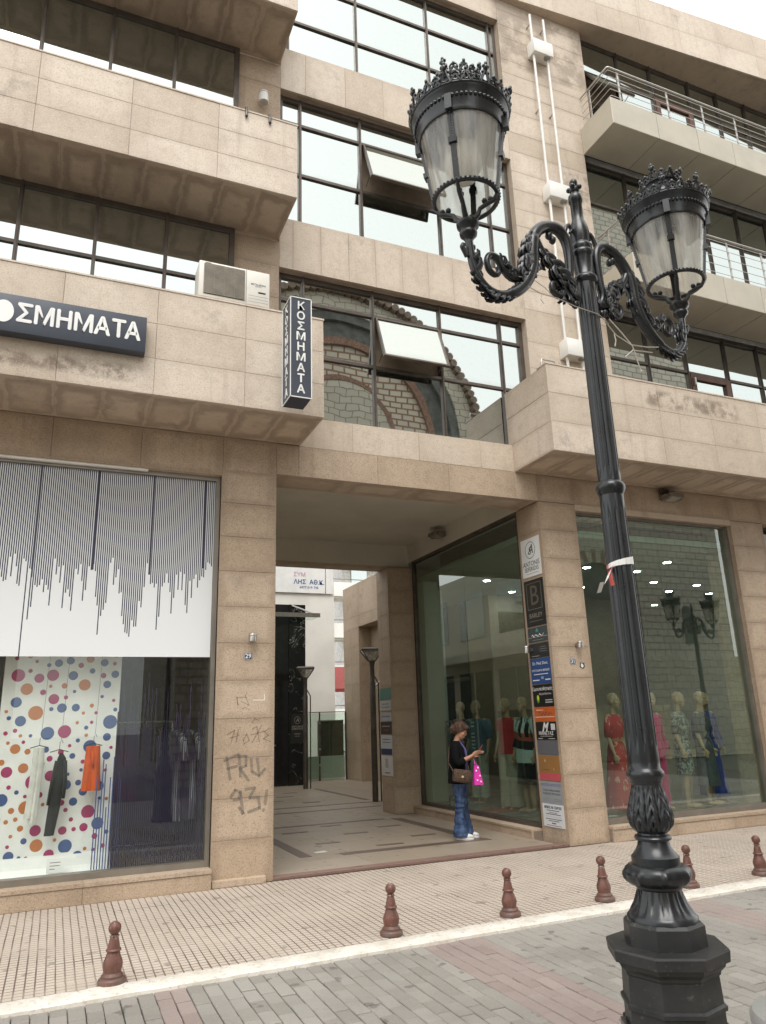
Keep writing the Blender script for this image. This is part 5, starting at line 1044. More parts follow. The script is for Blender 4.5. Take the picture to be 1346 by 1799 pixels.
# conduits with junction boxes on the right column
for x, lb in ((7.07, 'left'), (7.37, 'right')):
    c = MB().tube([(x, 8.60, 6.5), (x, 8.60, 14.25)], .023, 10).build('conduit_pipe', M['white_paint'], smooth=40); tag(c, '%s of the two white pipes running up the stone column' % lb, 'pipe')
    for z in (14.05, 12.1, 9.6): MB().box(x-.012, x+.012, 8.60, Y0, z-.012, z+.012).build('pipe_clip', M['alu'], c)
for z, lb in ((13.45, 'topmost white junction box on the pipes of the column'), (10.33, 'middle white junction box behind the lamp finial on the column'), (7.33, 'lowest white junction box behind the lamp pole above the right balcony')):
    b = MB().bbox(7.02, 7.44, 8.50, 8.715, z-.15, z+.15, .006).build('junction_box', M['white_paint'], smooth=30); MB().tube([(7.33, 8.56, z-.17), (7.33, 8.56, z-.151)], .06, 16).build('cable_gland', mk('grey_gland', (.30, .29, .27), .5), b); tag(b, lb, 'junction box')
hd = MB().tube([(5.99, 7.86, 6.48), (5.99, 7.86, 6.56), (6.0, 7.86, 6.585), (6.02, 7.86, 6.59), (6.20, 7.86, 6.59), (6.22, 7.86, 6.585), (6.23, 7.86, 6.56), (6.23, 7.86, 6.48)], .012, 8).build('steel_bracket', M['alu'], smooth=60); tag(hd, 'bent steel bar on the corner of the right stone balcony', 'bracket')
for x, lb in ((1.64, 'left of two small dark clips on the upper left balcony edge'), (1.95, 'right of two small dark clips on the upper left balcony edge')):
    o = MB().tube([(x, 7.76, 9.38), (x, 7.735, 9.37), (x, 7.735, 9.24)], .018, 8).build('edge_clip', M['frame'], smooth=60); MB().ell((x, 7.735, 9.235), .02, 8, 6).build('clip_end', M['dark'], o); tag(o, lb, 'clip')
pa = MB().add([(3.25, 9.97, ZF+.005), (3.42, 9.99, ZF+.004), (3.40, 10.08, ZF+.012), (3.24, 10.06, ZF+.006), (3.33, 10.02, ZF+.016)], [(0,1,4),(1,2,4),(2,3,4),(3,0,4)]).build('paper_scrap', paint('scrap_white', (.70, .68, .62))); tag(pa, 'crumpled white paper scrap lying on the passage floor', 'paper')
cd_ = MB().add([(.03, 8.96, .27), (.20, 8.955, .27), (.20, 8.985, .40), (.03, 8.99, .40), (.03, 8.995, .40), (.20, 8.99, .40), (.20, 9.02, .27), (.03, 9.025, .27)], [(0,1,2,3),(4,5,6,7),(3,2,5,4)]).build('price_card', WL); tag(cd_, 'folded white price card at the foot of the dotted backdrop', 'card')
for i in range(3): MB().add([(.06, 8.9655+.0065*i, .30+.03*i), (.16, 8.9635+.0065*i, .30+.03*i), (.16, 8.9655+.0065*i, .308+.03*i), (.06, 8.9675+.0065*i, .308+.03*i)], [(0,1,2,3)]).build('printed_line', paint('ink_0.22_0.23_0.24', GY), cd_)
# ------------------------------------------------------------------ figures and clothes
from mathutils import noise as mnoise
def fuse(mb, name, voxel, it=4, fac=.5, disp=None):
    me = bpy.data.meshes.new('t'); me.from_pydata(mb.v, [], mb.f); me.update()
    o = bpy.data.objects.new('t', me); TS.collection.objects.link(o)
    r = o.modifiers.new('r', 'REMESH'); r.mode = 'VOXEL'; r.voxel_size = voxel
    s = o.modifiers.new('s', 'SMOOTH'); s.factor = fac; s.iterations = it
    TS.view_layers[0].update(); m2 = bpy.data.meshes.new_from_object(o.evaluated_get(TS.view_layers[0].depsgraph)); m2.name = name
    bpy.data.objects.remove(o); bpy.data.meshes.remove(me)
    if disp:
        for v in m2.vertices:
            p = v.co; n = mnoise.noise(Vector((p.x*disp[1], p.y*disp[1], p.z*disp[2]))) + .5*mnoise.noise(Vector((p.x*disp[1]*2.1+5, p.y*disp[1]*2.1, p.z*disp[2]*2.1))); v.co = p + v.normal*n*disp[0]
    m2.polygons.foreach_set('use_smooth', [True]*len(m2.polygons)); return m2
def child(name, me, mat, parent, ):
    me.materials.clear(); me.materials.append(mat); o = bpy.data.objects.new(name, me); col.objects.link(o); o.parent = parent; ORG[o] = ORG[parent]; return o
def limb(mb, pts, rad, n=10):
    mb.tube(pts, rad, n)
    for p, r in zip(pts, rad): mb.ell(p, r, n, 7)
def hand(mb, w, d, up_, side, curl=.5, s=1.0):
    """palm at wrist w pointing along d; four fingers and a thumb leaving the side"""
    w = Vector(w); d = Vector(d).normalized(); up_ = Vector(up_); up_ = (up_-d*up_.dot(d)).normalized(); sd = d.cross(up_)*side
    mb.ell(w+d*.045*s, (.028*s,.038*s,.040*s), 10, 7, 0, Matrix((up_*.55, sd, d)).transposed())
    for i, L in enumerate((.068,.076,.071,.056)):
        b = w + d*.075*s + sd*(.027-.018*i)*s; L *= s
        p1 = b+d*L*.45-up_*L*curl*.2; p2 = p1+d*L*.32-up_*L*curl*.5; p3 = p2+d*L*.15-up_*L*curl*.6
        mb.tube([b-d*.02*s, b, p1, p2, p3], [.009*s,.0092*s,.0085*s,.0078*s,.006*s], 7); mb.ell(p3, .006*s, 6, 5)
    t0 = w+d*.025*s+sd*.028*s; t1 = t0+d*.03*s+sd*.022*s-up_*.008*s; t2 = t1+d*.03*s+sd*.004*s-up_*.01*s
    mb.tube([t0, t1, t2], [.012*s,.0105*s,.008*s], 7); mb.ell(t2, .008*s, 6, 5)
def head(mb, c, s=1.0, pitch=0.0, yaw=0.0):
    q = Matrix.Rotation(yaw, 3, 'Z') @ Matrix.Rotation(pitch, 3, 'Y'); c = Vector(c)
    def A(p, r, **k): mb.ell(c + q @ (Vector(p)*s), tuple(x*s for x in r), 14, 10, 0, q)
    A((0,0,.02), (.098,.077,.105)); A((.028,0,-.045), (.070,.060,.075)); A((.055,0,-.092), (.028,.030,.022)); A((.03,0,-.075),(.055,.045,.035))
    A((.098,0,-.012), (.014,.011,.026)); A((.104,0,-.026), (.013,.014,.011)); A((.083,0,.022), (.018,.052,.016)); A((.085,0,-.062), (.014,.026,.008)); A((.084,0,-.074), (.013,.022,.008))
    for sg in (-1, 1): A((-.005, sg*.076, -.012), (.018,.010,.030)); A((.062, sg*.040, -.025), (.028,.024,.024))
# a mannequin body: facing +x, standing at the origin
def mannequin_mesh(ht=1.74):
    m = MB()
    m.loft([(.0,0,.80,.085,.13),(.0,0,.88,.105,.165),(-.005,0,.95,.10,.155),(.0,0,1.05,.085,.12),(.005,0,1.12,.088,.125),(.02,0,1.22,.105,.14),(.02,0,1.29,.10,.15),(.0,0,1.38,.075,.165),(-.01,0,1.43,.05,.09)], 20)
    for s in (-1, 1):
        limb(m, [(.0,s*.085,.84),(.02,s*.088,.65),(.03,s*.085,.48),(.0,s*.082,.30),(-.01,s*.08,.08)], [.088,.075,.052,.053,.033]); m.ell((.07,s*.085,.035), (.115,.038,.034), 10, 7); m.ell((-.02,s*.082,.05), (.035,.03,.05), 8, 6)
        limb(m, [(-.01,s*.175,1.39),(-.02,s*.215,1.25),(-.02,s*.235,1.10),(.03,s*.245,.96),(.06,s*.25,.86)], [.05,.041,.034,.030,.021]); hand(m, (.06,s*.25,.86), (.25,0,-1), (0,s,0), s, .25)
    limb(m, [(-.012,0,1.38),(-.002,0,1.47),(.01,0,1.54)], [.058,.047,.048]); head(m, (.022,0,1.63))
    return fuse(m, 'mannequin_body', .011, 3)
MAN = mannequin_mesh(); SKIN = mk('mannequin_plastic', (.44, .29, .19), .4, 0, .06, 3, .03)
def drape(rings, n=26, k=9, amp=.05, seed=0):
    """cloth loft whose section ripples into folds towards the hem"""
    m = MB(); b0 = 0; rn = random.Random(seed); ph = rn.uniform(0, 6)
    R_n = len(rings)
    for i, (cx, cy, cz, rx, ry, f) in enumerate(rings):
        for j in range(n):
            a = 2*math.pi*j/n; w = 1 + f*amp*(math.sin(k*a+ph+i*.15)+.5*math.sin((k*2-3)*a+ph*2)); m.v.append((cx+rx*w*math.cos(a), cy+ry*w*math.sin(a), cz))
    for i in range(R_n-1):
        for j in range(n): j2 = (j+1) % n; m.f.append((i*n+j, i*n+j2, (i+1)*n+j2, (i+1)*n+j)); m.m.append(0)
    return m
TORSO = [(-.01,0,1.435,.06,.10,0),(-.005,0,1.405,.075,.16,0),(.015,0,1.33,.108,.175,.1),(.025,0,1.24,.118,.162,.1),(.012,0,1.13,.105,.145,.3)]
def cloth(parent, name, mb, mat):
    mb.v = [(x+.014*mnoise.noise(Vector((x*9, y*9, z*7))), y+.014*mnoise.noise(Vector((x*9+7, y*9, z*7))), z) for x, y, z in mb.v]
    return mb.build(name, mat, parent, origin=ORG[parent], smooth=180)
def sleeves(m, to, r=.058):
    J = [(-.01,.165,1.395),(-.02,.215,1.25),(-.02,.238,1.10),(.03,.248,.96),(.055,.252,.88)]
    for s in (-1, 1):
        pts = [(x, s*y, z) for x, y, z in J[:to]]; m.tube(pts, [r+.01, r, r*.92, r*.82, r*.75][:to], 12)
def trousers(parent, mat, wide=.0, hem=.10, top=1.06):
    m = drape([(0,0,top,.105,.145,0),(0,0,.95,.118,.172,.1),(0,0,.86,.118,.182,.2),(0.005,0,.80,.10,.178,.2)], 24, 6, .03)
    for s in (-1, 1):
        q = drape([(.0,s*.09,.88,.112,.095,0),(.01,s*.092,.70,.092+wide*.3,.088+wide*.3,.2),(.02,s*.094,.48,.075+wide*.7,.074+wide*.7,.5),(.01,s*.095,.28,.072+wide,.072+wide,.8),(.01,s*.096,hem,.074+wide*1.2,.074+wide*1.2,1)], 20, 5, .05, s+2); b = len(m.v); m.v += q.v; m.f += [tuple(i+b for i in f) for f in q.f]; m.m += q.m
    return cloth(parent, 'trousers', m, mat)
def top_(parent, mat, hem, slv, name='top', flare=1.0, seed=1, r=.058):
    m = drape(TORSO + [(.005,0,1.02,.105*flare,.155*flare,.5), (.0,0,.93,.122*flare,.182*flare,.8), (.0,0,hem,.128*flare,.192*flare,1)], 28, 7, .045, seed); sleeves(m, slv, r); return cloth(parent, name, m, mat)
def dress(parent, mat, hem, slv, wide, seed=1, name='dress'):
    m = drape(TORSO + [(.0,0,1.05,.092,.13,.2),(.0,0,.92,.122,.18,.4),(.0,0,(.92+hem)/2,.125+wide*.5,.18+wide*.5,.8),(.0,0,hem,.13+wide,.18+wide,1.2)], 32, 8, .05, seed)
    if slv: sleeves(m, slv)
    return cloth(parent, name, m, mat)
def pattern(name, a, b, scale, lo=.45, hi=.55, stretch=(1,1,1)):
    t = NT(name); co = t.coords(False); mp = t.n('ShaderNodeMapping'); mp.inputs['Scale'].default_value = stretch; t.l(co, mp.inputs[0])
    return t.done(t.mix(t.ramp(t.noise(mp.outputs[0], scale, 3, .6), lo, hi), a, b), .85, 0, t.noise(co, 200, 2), .1)
def fabric(name, c): return mk(name, c, .9, 0, .12, 8, .2, 150, .2, 0, .03, .2)
def blocks(name, stops):
    t = NT(name); tc = t.n('ShaderNodeTexCoord'); sp = t.n('ShaderNodeSeparateXYZ'); t.l(tc.outputs['Object'], sp.inputs[0]); c = stops[0][1]
    z = t.math('ADD', sp.outputs[2], t.math('MULTIPLY', sp.outputs[1], .10))
    for lim, cc in stops[1:]: c = t.mix(t.math('LESS_THAN', z, lim), c, cc)
    return t.done(c, .9)
GRP = 'mannequins in the right-hand shop'
def mannequin(x, y, face, label):
    e = empty('mannequin', (0,0,0)); ORG[e] = Vector((0,0,0)); tag(e, label, 'mannequin', GRP); child('body', MAN, SKIN, e); e['_p'] = 0; del e['_p']
    MB().lathe([(.17,0),(.17,.012),(.165,.016)], -.02, 0, 28).build('base_plate', M['alu'], e, origin=(0,0,0)); 
    e.location = (x, y, .222); e.rotation_euler.z = face; return e
LFT, FRT = math.pi, -math.pi/2
e = mannequin(6.95, 12.55, LFT+.35, 'mannequin in dark floral jacket, farthest back in the passage window'); top_(e, pattern('dark_floral', (.02,.02,.02), (.20,.15,.08), 14, .55, .6), .84, 5, 'jacket', 1.1); trousers(e, fabric('black_cloth', (.02,.02,.022)), .0)
e = mannequin(6.93, 11.95, LFT+.3, 'mannequin in slate blue blouse and pale trousers behind the woman'); tp_ = top_(e, fabric('slate_blue_cloth', (.075,.14,.19)), .82, 3, 'blouse', 1.12, 3, .085); trousers(e, fabric('sage_cloth', (.38,.40,.35)), .01, .12)
q = MB()
for k in range(9): q.box(.118+.004*math.sin(k), .135, -.035, .035, .86+k*.062, .89+k*.062)
q.build('printed_placket', paint('placket_white', (.55,.55,.53)), tp_, origin=(0,0,0))
e = mannequin(6.90, 10.92, LFT+.25, 'mannequin in red top and wide beige trousers in the passage window'); top_(e, fabric('red_cloth', (.42,.03,.035)), .86, 2, 'top', 1.05, 4); trousers(e, fabric('beige_cloth', (.42,.37,.30)), .035, .06)
e = mannequin(6.93, 10.45, LFT+.1, 'mannequin in white, coral and black block tunic beside the plates'); top_(e, blocks('block_tunic', [(9, (.50,.58,.56)), (1.20, (.42,.10,.06)), (1.08, (.012,.012,.012)), (.95, (.45,.54,.53))]), .74, 4, 'tunic', 1.15, 5); dress(e, fabric('black_skirt_cloth', (.014,.014,.016)), .42, 0, .02, 2, 'skirt')
e = mannequin(7.86, 9.42, FRT+.5, 'mannequin in long red patterned dress in the street window'); dress(e, pattern('red_print', (.45,.035,.035), (.62,.30,.22), 16, .58, .62, (1,1,.4)), .10, 3, .10, 6)
MB().lathe([(.108,1.035),(.112,1.04),(.112,1.075),(.108,1.08)], .0, 0, 28, sx=.9, sy=1.22).build('belt', paint('tan_belt', (.32,.17,.08)), e, origin=(0,0,0)); MB().tube([(.107, .03*math.cos(a*.7), 1.057+.03*math.sin(a*.7)) for a in range(10)], .006, 6).build('belt_buckle', paint('brass', (.5,.38,.15), .3), e, origin=(0,0,0))
fw_ = MB(); rn = random.Random(2)
for k in range(40): fw_.ell((.13+rn.gauss(0,.03), .25+rn.gauss(0,.035), .72+rn.gauss(0,.03)), .02, 6, 4)
o = fw_.build('flower_bouquet', paint('pink_flowers', (.60,.12,.25)), origin=(0,0,0)); o.location = (7.86-.0, 9.42, .222); o.rotation_euler.z = FRT-.6; tag(o, 'pink flower bunch held by the mannequin in the red dress', 'flowers')
e = mannequin(8.62, 9.45, FRT+.2, 'mannequin in magenta suit half hidden behind the lamp pole'); top_(e, fabric('magenta_cloth', (.50,.015,.12)), .78, 5, 'blazer', 1.1, 7); trousers(e, fabric('magenta_trouser_cloth', (.46,.015,.11)), .02, .08)
hr = MB(); hr.ell((.0,0,1.675), (.106,.086,.09), 14, 10); hr.ell((-.05,0,1.62), (.07,.08,.08), 12, 8); hr.build('hair', fabric('blonde_hair', (.52,.40,.22)), e, origin=(0,0,0), smooth=180)
e = mannequin(9.17, 9.42, FRT+.55, 'mannequin in grey patterned knee-length dress in the street window'); dress(e, pattern('grey_print', (.07,.075,.08), (.30,.30,.28), 22, .48, .56), .50, 3, .0, 8)
e = mannequin(9.66, 9.45, FRT+.5, 'mannequin in plain charcoal dress at the right of the street window'); dress(e, pattern('charcoal_cloth', (.06,.065,.075), (.08,.085,.095), 8), .30, 3, .03, 9)
# clothes on hangers
def garment(x, y, z, ang, c, L, label, w=.21, sl=True, mat=None, grp=None):
    e = empty('hanging_garment', (0,0,0)); ORG[e] = Vector((0,0,0)); tag(e, label, 'garment', grp)
    m = drape([(0,0,-.06,.02,.06,0),(0,0,-.09,.04,w*.7,0),(0,0,-.14,.05,w,.2),(0,0,-.40,.055,w*.9,.6),(0,0,-L*.75,.06,w*.95,1),(0,0,-L,.065,w*1.02,1.3)], 24, 6, .09, int(abs(x*13+y*7)))
    if sl:
        for s in (-1, 1): m.tube([(0,s*w*.8,-.11),(0.01,s*(w+.04),-.22),(0.02,s*(w+.06),-.42)], [.05,.05,.045], 10)
    m.build('cloth', mat or fabric('cloth_%.2f_%.2f_%.2f' % c, c), e, origin=(0,0,0), smooth=180)
    MB().tube([(0,-.17,-.10),(0,-.08,-.055),(0,0,-.03),(0,0,.02),(0,.02,.04),(0,.03,.02)], .004, 6).tube([(0,0,-.03),(0,.08,-.055),(0,.17,-.10)], .004, 6).build('hanger', M['dark'], e, origin=(0,0,0))
    e.location = (x, y, z); e.rotation_euler.z = ang; return e
def rack(x0, y0, x1, y1, z, label):
    e = empty('clothes_rail', ((x0+x1)/2, (y0+y1)/2, .222)); tag(e, label, 'clothes rail')
    MB().tube([(x0, y0, z), (x1, y1, z)], .014, 10).build('rail', M['alu'], e, smooth=60)
    for x, y in ((x0, y0), (x1, y1)): MB().tube([(x, y, .222), (x, y, z)], .014, 10).build('upright', M['alu'], e, smooth=60)
    MB().tube([(x0, y0, .25), (x1, y1, .25)], .012, 8).build('base_bar', M['alu'], e, smooth=60)
rack(6.95, 12.95, 6.95, 14.6, 1.62, 'steel clothes rail inside the passage window by the inner pier')
for k, (c, nm) in enumerate((((.24,.19,.15), 'taupe'), ((.20,.16,.13), 'brown'), ((.05,.08,.09), 'dark teal'), ((.16,.22,.24), 'grey blue'), ((.22,.30,.31), 'pale blue'), ((.26,.32,.32), 'grey green'))): garment(6.95, 13.85-.13*k, 1.60, R_(0), c, .95, '%s garment on the rail inside the passage window' % nm, grp='garments on the passage window rail')
rack(.75, 10.6, 1.45, 10.6, 1.75, 'clothes rail with dark garments inside the left shop')
for k, (c, nm) in enumerate((((.13,.03,.09), 'plum'), ((.10,.02,.07), 'wine'), ((.03,.03,.035), 'black'), ((.05,.05,.07), 'ink blue'), ((.16,.05,.12), 'purple'))): garment(.80+.13*k, 10.6, 1.72, R_(90), c, .95, '%s garment on the rail inside the left shop' % nm, grp='garments on the left shop rail')
stp = pattern('white_dark_stripe', (.04,.04,.05), (.55,.56,.58), 4, .48, .52, (.2,9,.05))
for k in range(4): garment(1.25+.10*k, 9.75+.05*k, 1.70, R_(20), (.3,.3,.3), 1.1, 'striped long shirt number %s from the left by the left shop pillar' % ('one','two','three','four')[k], mat=stp if k % 2 else fabric('black_shirt', (.03,.03,.035)), grp='striped shirts by the left pillar')
# garments hung in front of the dotted backdrop
def hung(name, mb, mat, label, x, ztop):
    mb.v = [(p[0]*.74+x, p[1]*.8+9.03, p[2]) for p in mb.v]; o = mb.build(name, mat, smooth=180); tag(o, label, 'garment', 'garments before the dotted backdrop')
    MB().tube([(x, 9.03, ztop+.02), (x, 9.03, ztop+.10), (x+.02, 9.03, ztop+.12), (x+.03, 9.03, ztop+.09)], .003, 5).tube([(x-.09, 9.03, ztop), (x, 9.03, ztop+.025), (x+.09, 9.03, ztop)], .005, 5).build('hanger', M['dark'], o); MB().tube([(x+.01, 9.03, ztop+.12), (x+.05, 9.03, 3.5)], .0018, 4).build('cord', M['frame'], o); return o
m = MB()
for s, L in ((-1, .70), (1, .75)):
    q = drape([(s*.025,0,1.50,.045,.025,0),(s*.03,0,1.35,.05,.03,.4),(s*.03-.02,0,1.05,.045,.028,1),(s*.03-.04,0,1.50-L,.05,.03,1.4)], 20, 4, .12, s+3); b = len(m.v); m.v += q.v; m.f += [tuple(i+b for i in f) for f in q.f]; m.m += q.m
hung('white_trousers', m, fabric('white_trouser_cloth', (.66,.66,.62)), 'white trousers hung in front of the dotted backdrop', -.14, 1.5)
m = MB(); q = drape([(.03,0,1.44,.02,.025,0),(.04,0,1.38,.06,.04,.2),(.02,0,1.15,.07,.05,.8),(-.01,0,.90,.075,.05,1),(-.05,0,.62,.06,.045,1.3)], 24, 5, .10, 4); m.v += q.v; m.f += q.f; m.m += q.m; m.tube([(-.02,-.02,1.36),(-.06,-.03,1.15),(-.09,-.03,.92)], [.028,.028,.024], 10); m.tube([(.09,-.02,1.36),(.11,-.03,1.15),(.10,-.03,.98)], [.028,.028,.024], 10)
hung('black_jacket', m, fabric('black_leather', (.022,.024,.024)), 'black jacket hung between white trousers and orange shorts', .06, 1.45)
m = MB()
for s in (-1, 1):
    q = drape([(s*.04,0,1.50,.055,.04,0),(s*.042,0,1.38,.064,.05,.5),(s*.048,0,1.2,.068,.055,1),(s*.053,0,1.04,.074,.055,1.3)], 22, 5, .08, s+6); b = len(m.v); m.v += q.v; m.f += [tuple(i+b for i in f) for f in q.f]; m.m += q.m
m.tube([(-.01,-.06,1.45),(0,-.07,1.36),(.01,-.06,1.27)], [.012,.016,.010], 8); hung('orange_shorts', m, fabric('orange_cloth', (.62,.10,.02)), 'bright orange tied shorts hung on the dotted backdrop', .40, 1.5)
# things on the right shop's display floor
for x, y, c, lb in ((9.75, 9.15, (.03,.04,.07), 'dark patterned shawl spread on the street window floor'), (7.3, 9.3, (.45,.46,.45), 'pale cloth heap at the foot of the red dress'), (6.75, 10.2, (.10,.095,.085), 'dark pebble cloth on the passage window floor'), (6.72, 10.95, (.36,.08,.06), 'coral mat under the mannequins of the passage window'), (6.72, 12.1, (.09,.16,.24), 'blue mat on the passage window floor')):
    m = MB(); rn = random.Random(int(x*100)); n1 = 9
    G = [[(x+(i/8-.5)*.62+rn.uniform(-.02,.02), y+(j/8-.5)*.5, .226+rn.uniform(.0,.035)*(0 if i in (0,8) or j in (0,8) else 1)) for j in range(9)] for i in range(9)]
    m.add([p for r in G for p in r], [(i*9+j, (i+1)*9+j, (i+1)*9+j+1, i*9+j+1) for i in range(8) for j in range(8)]); o = m.build('display_cloth', fabric('mat_%.2f_%.2f_%.2f' % c, c), smooth=180); tag(o, lb, 'cloth')
bd_ = mannequin(10.05, 9.75, FRT, 'mannequin in royal blue dress at the far right of the street window'); dress(bd_, fabric('royal_blue_cloth', (.03,.05,.28)), .12, 5, .08, 12)
# ------------------------------------------------------------------ the woman with the phone
WX, WY, WA = 5.40, 9.93, R_(-38); SC = 1.574/1.60
wm = empty('person', (0,0,0)); ORG[wm] = Vector((0,0,0)); tag(wm, 'woman in black cardigan and flared jeans standing in the passage looking at her phone', 'person')
SKN = mk('skin', (.47, .255, .165), .5, 0, .08, 10, .05, 90, .4)
b = MB()
b.loft([(.0,0,.80,.09,.13),(.0,0,.90,.115,.155),(.005,0,1.0,.105,.135),(.015,0,1.12,.11,.14),(.01,0,1.22,.105,.145),(-.005,0,1.30,.075,.15),(-.01,0,1.335,.05,.08)], 18)
for s in (-1, 1): limb(b, [(0,s*.08,.84),(.015,s*.085,.46),(-.01,s*.09,.09)], [.08,.055,.035]); b.ell((.06,s*.095,.03), (.10,.035,.03), 10, 6)
limb(b, [(-.01,0,1.31),(.01,0,1.375),(.035,0,1.42)], [.055,.046,.046]); head(b, (.055,0,1.485), .96, R_(24))
PH = Vector((.335,-.02,1.205))
for s in (-1, 1):
    el = (.03, s*.215, 1.045); wr_ = (.225, s*.085-.02, 1.135) if s < 0 else (.235, s*.06-.01, 1.125)
    limb(b, [(-.005,s*.155,1.285),(.0,s*.20,1.16),el,((el[0]+wr_[0])/2+.01,(el[1]+wr_[1])/2,(el[2]+wr_[2])/2),wr_], [.05,.042,.036,.031,.022])
    hand(b, wr_, PH-Vector(wr_), (0, -s*.9, .5) if s > 0 else (0, .9, .5), s, .9, .95)
child('body', fuse(b, 'body', .0075, 3, .45), SKN, wm)
def W_(mb, name, mat, parent=wm, sm=180): return mb.build(name, mat, parent, origin=(0,0,0), smooth=sm)
HM = pattern('auburn_hair', (.035,.018,.012), (.10,.05,.03), 30, .4, .6, (1,1,.3))
h = MB(); qh = Matrix.Rotation(R_(24), 3, 'Y'); hc = Vector((.055,0,1.485))
for p, r in (((-.015,0,.045),(.108,.092,.098)),((-.06,0,.0),(.075,.088,.085)),((-.115,0,-.01),(.045,.05,.05)),((-.10,.0,-.055),(.035,.045,.04)),((.07,.02,.085),(.045,.06,.03)),((.055,-.045,.075),(.05,.035,.035)),((-.02,.07,-.005),(.06,.025,.06)),((-.03,-.07,.015),(.06,.022,.055)),((-.13,.03,.015),(.03,.03,.03)),((-.125,-.03,-.02),(.03,.03,.03))): h.ell(hc + qh @ Vector(p), r, 14, 10, 0, qh)
child('hair', fuse(h, 'hair', .006, 2, .4, (.008, 38, 30)), HM, wm)
fc = MB()
for s in (-1, 1): fc.ell(hc + qh @ Vector((.088, s*.033, .004)), (.006,.013,.0045), 8, 6, 0, qh); fc.ell(hc + qh @ Vector((.094, s*.034, .026)), (.005,.018,.004), 8, 6, 0, qh)
W_(fc, 'eyes', paint('dark_eye', (.05,.03,.025)))
lp = MB(); lp.ell(hc + qh @ Vector((.095,0,-.066)), (.006,.022,.007), 8, 6, 0, qh); W_(lp, 'lips', paint('lip', (.40,.13,.11)))
TP = [(-.008,0,1.335,.058,.095),(-.005,0,1.30,.08,.145),(.012,0,1.22,.115,.15),(.02,0,1.12,.12,.146),(.01,0,1.0,.117,.143),(.005,0,.92,.125,.163),(.005,0,.86,.127,.168)]
W_(MB().loft(TP, 26), 'blue_top', fabric('violet_blue_top', (.085,.065,.30)))
def shell(rings, a0, a1, t, n=30):
    m = MB(); k = len(rings)
    for lay in (0, 1):
        for i, (cx, cy, cz, rx, ry) in enumerate(rings):
            for j in range(n+1):
                a = a0+(a1-a0)*j/n; f = 1+.012*math.sin(7*a+i*.8)*(i/k); d = -t if lay else 0
                m.v.append((cx+(rx*f+d)*math.cos(a), cy+(ry*f+d)*math.sin(a), cz))
    N_ = k*(n+1)
    def id_(l, i, j): return l*N_+i*(n+1)+j
    for i in range(k-1):
        for j in range(n): m.f.append((id_(0,i,j), id_(0,i,j+1), id_(0,i+1,j+1), id_(0,i+1,j))); m.f.append((id_(1,i,j), id_(1,i+1,j), id_(1,i+1,j+1), id_(1,i,j+1)))
        for j in (0, n): m.f.append((id_(0,i,j), id_(0,i+1,j), id_(1,i+1,j), id_(1,i,j)))
    for i in (0, k-1):
        for j in range(n): m.f.append((id_(0,i,j), id_(1,i,j), id_(1,i,j+1), id_(0,i,j+1)))
    m.m = [0]*len(m.f); return m
CR = [(-.012,0,1.345,.062,.085),(-.01,0,1.315,.088,.150),(.008,0,1.23,.132,.172),(.01,0,1.12,.140,.170),(.0,0,1.0,.140,.170),(-.005,0,.90,.148,.188),(-.005,0,.80,.155,.195),(-.005,0,.755,.155,.195)]
cg = shell(CR, R_(34), R_(326), .012)
for s in (-1, 1):
    wz = (.225, s*.085-.02, 1.135) if s < 0 else (.235, s*.06-.01, 1.125); el = Vector((.03, s*.215, 1.045)); mid = el + (Vector(wz)-el)*.42
    pts = [(-.01,s*.13,1.30),(-.005,s*.165,1.275),(.0,s*.203,1.16),(.015,s*.218,1.08),tuple(el+Vector((.005,0,-.005))),tuple(el+(Vector(wz)-el)*.2),tuple(mid)]
    cg.tube(pts, [.06,.066,.062,.060,.060,.060,.062], 14)
cg.v = [(x+.010*mnoise.noise(Vector((x*14, y*14, z*12))), y+.010*mnoise.noise(Vector((x*14+7, y*14, z*12))), z) for x, y, z in cg.v]; W_(cg, 'cardigan', mk('black_knit', (.008,.008,.009), .95, 0, .12, 8, .3, 120, .1))
jb = MB(); jb.loft([(.0,0,.93,.11,.15),(-.005,0,.86,.125,.165),(-.005,0,.80,.12,.17),(.0,0,.76,.10,.165)], 20)
for s, fx in ((-1, -.02), (1, .03)):
    jb.loft([(.0,s*.085,.84,.115,.088),(.008+fx*.2,s*.088,.70,.092,.082),(.018+fx*.5,s*.09,.50,.068,.066),(.012+fx*.7,s*.092,.38,.066,.064),(.012+fx,s*.096,.22,.082,.074),(.015+fx,s*.10,.10,.105,.088),(.018+fx,s*.10,.045,.115,.094)], 18)
W_(MB(), 'x', SKN) if 0 else None
DN = NT('blue_denim'); dco = DN.coords(False); dsp = DN.n('ShaderNodeSeparateXYZ'); DN.l(dco, dsp.inputs[0])
dmap = DN.n('ShaderNodeMapping'); dmap.inputs['Scale'].default_value = (1,1,.35); DN.l(dco, dmap.inputs[0])
DNM = DN.done(DN.mix(DN.ramp(DN.noise(dmap.outputs[0], 16, 4), .35, .7), (.022,.045,.11), (.06,.105,.20)), .9, 0, DN.noise(dmap.outputs[0], 26, 4), .5, .012)
child('jeans', fuse(jb, 'jeans', .009, 3, .5, (.014, 9, 22)), DNM, wm)
for s, fx in ((-1, -.02), (1, .03)):
    sh_ = MB(); sh_.ell((.075+fx,s*.10,.045), (.125,.046,.042), 16, 10); sh_.ell((.02+fx,s*.10,.07), (.06,.042,.05), 12, 8); so_ = W_(sh_, 'shoe', fabric('white_sneaker', (.66,.66,.65)))
    W_(MB().loft([(.07+fx,s*.10,.002,.130,.048),(.07+fx,s*.10,.022,.134,.051),(.07+fx,s*.10,.028,.125,.046)], 22), 'sole', paint('sole_white', (.74,.73,.70)), so_, 40)
